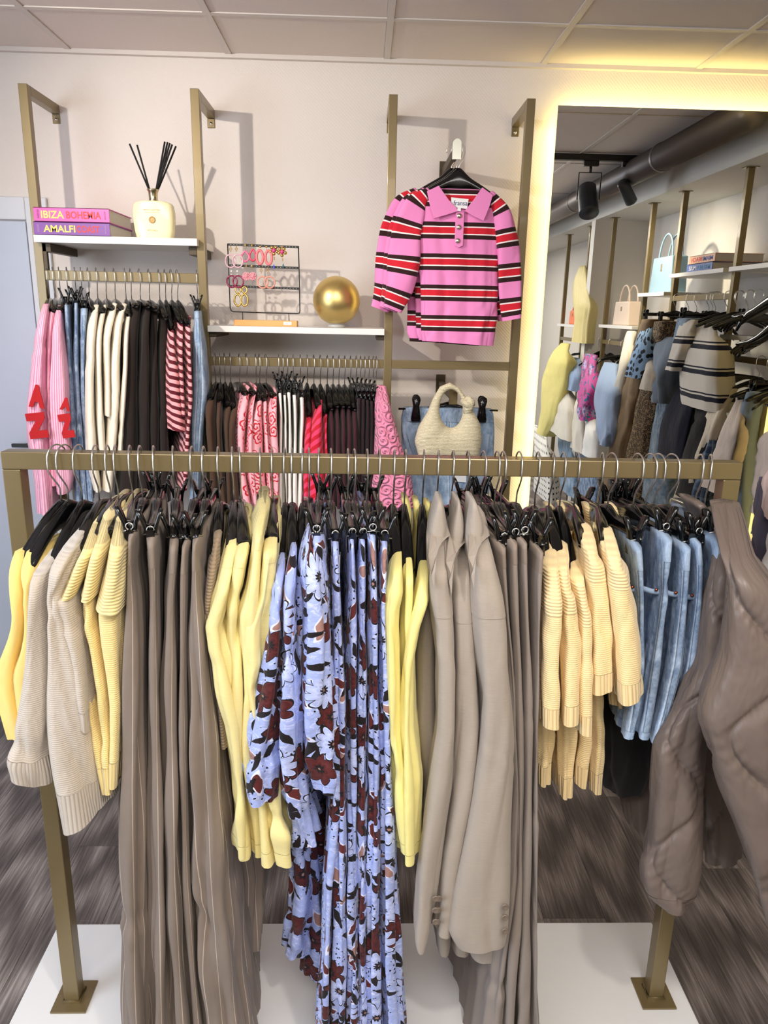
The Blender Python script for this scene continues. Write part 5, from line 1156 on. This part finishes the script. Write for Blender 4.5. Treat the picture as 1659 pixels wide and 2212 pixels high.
m_lb = fabric('light_blue_knit', (160, 184, 220), .9, 'knit', .2, .03, .004); m_jy = fabric('lemon_wool', (238, 226, 140), .85); m_off = fabric('off_white', (232, 226, 212), .85)
m_tan = fabric('tan_cotton', (130, 108, 80), .85); m_leo = spots_mat('leopard', (150, 128, 96), (34, 28, 24), 55, .0085, True, 1.); m_nav = fabric('navy_wool', (18, 22, 46), .9); m_bk = fabric('black_wool', (16, 17, 22), .9)
m_nst = stripes('navy_white_stripe', .12, [(0, (22, 26, 46)), (.18, (232, 228, 220)), (.25, (22, 26, 46)), (.31, (232, 228, 220))])
m_bg = fabric('blue_grey_cloth', (134, 150, 170), .85); m_kh = fabric('khaki_linen', (158, 150, 124), .85, 'slub'); m_dot = spots_mat('polka_dot', (236, 234, 228), (20, 20, 24), 22, .009)
m_scarf = floral('bright_floral', (210, 80, 160), (40, 130, 150), (190, 60, 140), (220, 120, 180), (90, 90, 160)); m_jl2 = denim('mirror_denim', (128, 164, 196)); m_plaid = plaid(); m_lace = fabric('white_lace', (238, 238, 236), .9); m_pl = fabric('pale_rose_cloth', (236, 222, 214), .8)
m_prt = spots_mat('blue_black_print', (150, 186, 226), (20, 26, 40), 26, .012, False, 1.)
def mgr(RD_y, items, rail_z, where):
    R_ = Rail(GX+.016, rail_z, .028, True, .5)
    for (nm, cat, rows, mat, lab, opt) in items:
        global n_; n_ += 1; opt = dict(opt)
        garment(R_, None, rows, mat, nm, lab+', seen in the mirror', cat, Df=opt.pop('Df', 1.66), depth=opt.pop('depth', .16), slope=opt.pop('slope', 0), seed=n_*5+1, shpx=30, hgroup='hangers on the right wall rail', amp=opt.pop('amp', .011), fw=.07, **opt)
I = lambda *a, **k: tuple(a)+(k,)
mgr(0, [I('jacket', 'jacket', [(742, 1208, 1226), (775, 1178, 1222), (830, 1160, 1215), (900, 1160, 1196), (938, 1156, 1174)], m_jy, 'lemon yellow blazer at far left', Df=1.60),
        I('padded_jacket', 'jacket', [(795, 1206, 1222), (870, 1184, 1228), (940, 1178, 1228)], m_off, 'off-white padded jacket beside yellow blazer', Df=1.62),
        I('spotted_blouse', 'blouse', [(925, 1150, 1180), (985, 1146, 1182), (1070, 1146, 1184)], m_dot, 'white polka dot blouse', Df=1.64, hang=False),
        I('denim_skirt', 'skirt', [(950, 1200, 1236), (1000, 1200, 1236), (1065, 1204, 1240)], m_jl2, 'blue denim skirt', Df=1.70, hang=False)], 1.58, 'far')
mgr(0, [I('shirt', 'shirt', [(774, 1232, 1250), (805, 1222, 1244), (842, 1214, 1236)], m_lb, 'pale blue short-sleeved shirt', Df=1.66),
        I('patterned_scarf', 'scarf', [(766, 1258, 1286), (830, 1246, 1278), (880, 1240, 1264), (908, 1250, 1258)], m_scarf, 'pink and teal floral scarf', Df=1.62),
        I('blouse', 'blouse', [(800, 1250, 1262), (880, 1238, 1256), (972, 1224, 1256)], m_off, 'off-white blouse beneath floral scarf', Df=1.66),
        I('lace_blouse', 'blouse', [(870, 1264, 1280), (930, 1256, 1282), (985, 1250, 1282)], m_lace, 'white lace blouse', Df=1.64),
        I('knit_pullover', 'sweater', [(785, 1300, 1330), (830, 1278, 1328), (880, 1272, 1322), (930, 1284, 1316), (962, 1292, 1304)], m_lb, 'light blue short-sleeved knit', Df=1.60),
        I('pleated_skirt', 'skirt', [(960, 1236, 1290), (1010, 1236, 1290), (1090, 1238, 1288)], m_jean, 'medium blue skirt', Df=1.72, hang=False),
        I('cardigan', 'cardigan', [(716, 1350, 1364), (780, 1334, 1352), (852, 1322, 1334)], m_off, 'cream cardigan beside tan trousers', Df=1.64)], 1.60, 'mid')
mgr(0, [I('tan_trousers', 'trousers', [(690, 1378, 1402), (800, 1350, 1386), (900, 1326, 1364), (1000, 1300, 1338), (1100, 1282, 1318)], m_tan, 'tan trousers', Df=1.66, kind='clip'),
        I('printed_sweater', 'sweater', [(700, 1388, 1406), (755, 1360, 1392), (815, 1342, 1378)], m_prt, 'blue printed sweater', Df=1.58),
        I('leopard_trousers', 'trousers', [(695, 1408, 1428), (840, 1376, 1412), (1000, 1342, 1386), (1100, 1326, 1376)], m_leo, 'leopard print trousers', Df=1.67, kind='clip'),
        I('shirt', 'shirt', [(762, 1398, 1410), (800, 1386, 1408), (842, 1376, 1400)], m_off, 'white shirt sleeve in front of leopard trousers', Df=1.57),
        I('tunic', 'tunic', [(728, 1410, 1458), (770, 1402, 1440), (830, 1402, 1424), (870, 1406, 1420)], m_bg, 'blue-grey sleeveless tunic', Df=1.60),
        I('pale_jeans', 'jeans', [(688, 1458, 1482), (800, 1430, 1452), (900, 1408, 1432), (1000, 1386, 1440), (1090, 1372, 1444)], m_jl2, 'long washed blue jeans', Df=1.68, kind='clip'),
        I('striped_sweater', 'sweater', [(690, 1466, 1500), (740, 1448, 1476), (800, 1430, 1456)], m_nst, 'navy striped white sweater, left one of two', Df=1.60),
        I('striped_sweater', 'sweater', [(698, 1476, 1546), (745, 1466, 1546), (790, 1452, 1546), (840, 1450, 1546), (880, 1455, 1546)], m_nst, 'navy striped white sweater, right one of two', Df=1.64),
        ], 1.905, 'upper')
mgr(0, [I('navy_coat', 'coat', [(805, 1478, 1506), (870, 1438, 1494), (930, 1414, 1482), (985, 1410, 1472)], m_nav, 'navy coat left of the black coat', Df=1.64, depth=.09),
        I('black_coat', 'coat', [(828, 1518, 1554), (900, 1490, 1542), (980, 1468, 1524), (1075, 1440, 1512)], m_bk, 'black coat between navy and cream coats', Df=1.64, depth=.09),
        I('cream_coat', 'coat', [(838, 1556, 1582), (900, 1518, 1548), (980, 1490, 1524), (1085, 1446, 1484)], m_cream, 'cream coat beside plaid shirt', Df=1.64, depth=.09),
        I('plaid_shirt', 'shirt', [(870, 1542, 1558), (960, 1520, 1538), (1085, 1478, 1512)], m_plaid, 'blue plaid shirt', Df=1.64, depth=.09),
        I('white_coat', 'coat', [(858, 1588, 1604), (920, 1558, 1592), (990, 1530, 1578), (1060, 1506, 1562)], m_pl, 'off-white coat right of plaid shirt', Df=1.64, depth=.09),
        I('grey_trousers', 'trousers', [(848, 1604, 1626), (950, 1590, 1606), (1050, 1584, 1604), (1135, 1578, 1604)], m_bg, 'blue-grey trousers folded on a clip hanger', Df=1.71, depth=.08, kind='clip'),
        I('linen_trousers', 'trousers', [(850, 1628, 1662), (950, 1608, 1656), (1050, 1602, 1640), (1140, 1592, 1626)], m_kh, 'khaki linen trousers', Df=1.79, depth=.08, kind='clip')], 1.60, 'near')
# extra black hangers in the side rack
for i, (px, py) in enumerate([(1490, 700), (1510, 700), (1530, 702), (1548, 704), (1612, 800), (1630, 802), (1648, 804), (1596, 798)]):
    RR = Rail(GX+.016, 1.905 if i < 4 else 1.60, .028, True, .5); t = UX(px, py, 1.70)
    hanger(RR, t[1], (t[1]-.01, 1.69, RR.z-.16), 'shirt', 'no visible garment, %s in the %s row in the mirror' % (ORD[i % 4], 'upper' if i < 4 else 'lower'), 'spare hangers in the mirror')
# yellow dress on the far wall bay
YD = Rail(GX-.03, 2.3, .028, True, .6)
g_, _ = garment(YD, None, [(575, 1248, 1262), (600, 1236, 1266), (660, 1232, 1272), (700, 1236, 1264), (740, 1230, 1262)], m_satin, 'yellow_dress', 'yellow satin dress high beside white divider, seen in the mirror', 'dress', Df=GX-.12, depth=.12, seed=9, amp=.01, hang=False)

# mannequin whose arms show in the mirror
MQ = M('black_gloss').fin(lin((10, 10, 11)), .12, 0, None, 0, .6, .6)
mq = empty('mannequin', (1.62, 1.98, 0), 'glossy black mannequin with outstretched hands, seen in the mirror', 'mannequin')
def skin(name, verts, edges, rad, mat, parent, lv=2):
    wl = wloc(parent); me = bpy.data.meshes.new(name); me.from_pydata([tuple(np.array(v)-wl) for v in verts], edges, []); o = link(name, me, parent)
    md = o.modifiers.new('skin', 'SKIN'); 
    for i, r in enumerate(rad): me.skin_vertices[0].data[i].radius = (r, r)
    me.skin_vertices[0].data[0].use_root = True
    sb = o.modifiers.new('sub', 'SUBSURF'); sb.levels = lv; sb.render_levels = lv; md.use_smooth_shade = True; me.materials.append(mat); return o
XM = 1.78
def arm(elb, wr, kn, tips, thumb, X0):
    P = [UX(*elb, X0+.02), UX(*[(elb[i]+wr[i])/2 for i in (0, 1)], X0+.01), UX(*wr, X0), UX(*[(wr[i]*.45+kn[i]*.55) for i in (0, 1)], X0)]
    V = list(P); E = [(0, 1), (1, 2), (2, 3)]; Rr = [.040, .034, .022, .026]
    for i, t in enumerate(tips):
        k = UX(kn[0]+(i-1.5)*1.5, kn[1]+(i-1.5)*6, X0+(i-1.5)*.016); tp = UX(*t, X0+(i-1.5)*.02); mid = k*.45+tp*.55+np.array([0, 0, .010])
        b = len(V); V += [k, mid, tp]; E += [(3, b), (b, b+1), (b+1, b+2)]; Rr += [.011, .0085, .006]
    b = len(V); w_ = P[2]*.6+P[3]*.4; tm_ = UX(*thumb, X0-.03); V += [w_*.5+tm_*.5+np.array([-.01, 0, 0]), tm_]; E += [(2, b), (b, b+1)]; Rr += [.011, .007]
    skin('arm', V, E, Rr, MQ, mq)
arm((1690, 640), (1622, 680), (1588, 692), [(1556, 714), (1562, 716), (1568, 718), (1576, 714)], (1590, 716), XM+.06)
arm((1700, 690), (1640, 735), (1604, 752), [(1568, 776), (1576, 774), (1584, 772), (1594, 772)], (1590, 744), XM)
tor = UX(1760, 640, XM+.06)
V, Fc = [], []
prof = [(-.75, .10, .09), (-.55, .165, .11), (-.45, .17, .115), (-.25, .13, .09), (-.05, .155, .105), (.10, .18, .11), (.20, .15, .085), (.235, .06, .055), (.30, .052, .052)]
tm0 = np.array([1.50, float(np.clip(UX(1700, 650, XM+.1)[1]+.22, 2.0, 2.75)), 1.78]); n = 32
for (z_, a_, b__) in prof:
    for j in range(n):
        t = 2*math.pi*j/n; V.append((tm0[0]+b__*math.cos(t), tm0[1]+a_*math.sin(t), tm0[2]+z_-.12))
for i in range(len(prof)-1):
    for j in range(n): Fc.append((i*n+j, i*n+(j+1) % n, (i+1)*n+(j+1) % n, (i+1)*n+j))
Fc += [tuple(range(n))[::-1], tuple((len(prof)-1)*n+j for j in range(n))]

# ------------------------------------------------------------------ clothes of the nearer right rack at the frame edge
NR = Rail(1.75, 1.6, .028, True, .6)
class Direct(Rail):
    def un(s, x, y, dep):
        d = ray(x, y); p = d*(dep/d[0]); return np.array([p[1], p[2]+CZ])
DR = Direct(.95, 1.75, .028, True, .8)
sr = empty('garment_rail', (.95, 1.3, 0), 'gold garment rail just beyond the right frame edge', 'clothes rack')
box('hanging_rail', (.936, .90, 1.722, .964, 1.72, 1.75), GOLD, sr)
box('post', (.936, .872, .01, .964, .899, 1.75), GOLD, sr); box('post', (.936, 1.25, .01, .964, 1.278, 1.721), GOLD, sr); box('base_plate', [(.89, .83, 0, 1.01, .94, .0095), (.89, 1.21, 0, 1.01, 1.32, .0095)], GOLD, sr)
for (nm, cat, rows, mat, lab, Df) in [('rose_jacket', 'jacket', [(925, 1672, 1700), (985, 1648, 1700), (1060, 1632, 1690), (1100, 1626, 1680), (1118, 1640, 1668)], fabric('rose_padded', (232, 208, 200), .6, 'plain', .1, .03, .008), 'pale rose padded sleeve at the right frame edge', .90),
        ('grape_trousers', 'trousers', [(1035, 1634, 1668), (1060, 1628, 1668), (1120, 1616, 1660), (1200, 1606, 1640), (1218, 1616, 1632)], fabric('grape_cloth', (92, 88, 108), .8), 'dark lavender trousers at the right frame edge', .915),
        ('white_trousers', 'trousers', [(1040, 1668, 1700), (1150, 1648, 1700), (1240, 1628, 1700), (1330, 1640, 1720)], m_lace, 'white trousers at the right frame edge', .885)]:
    n_ += 1; garment(DR, None, rows, mat, nm, lab, cat, Df=Df, depth=.07, seed=n_, hang=False, sh=0, amp=.01, slope=0)
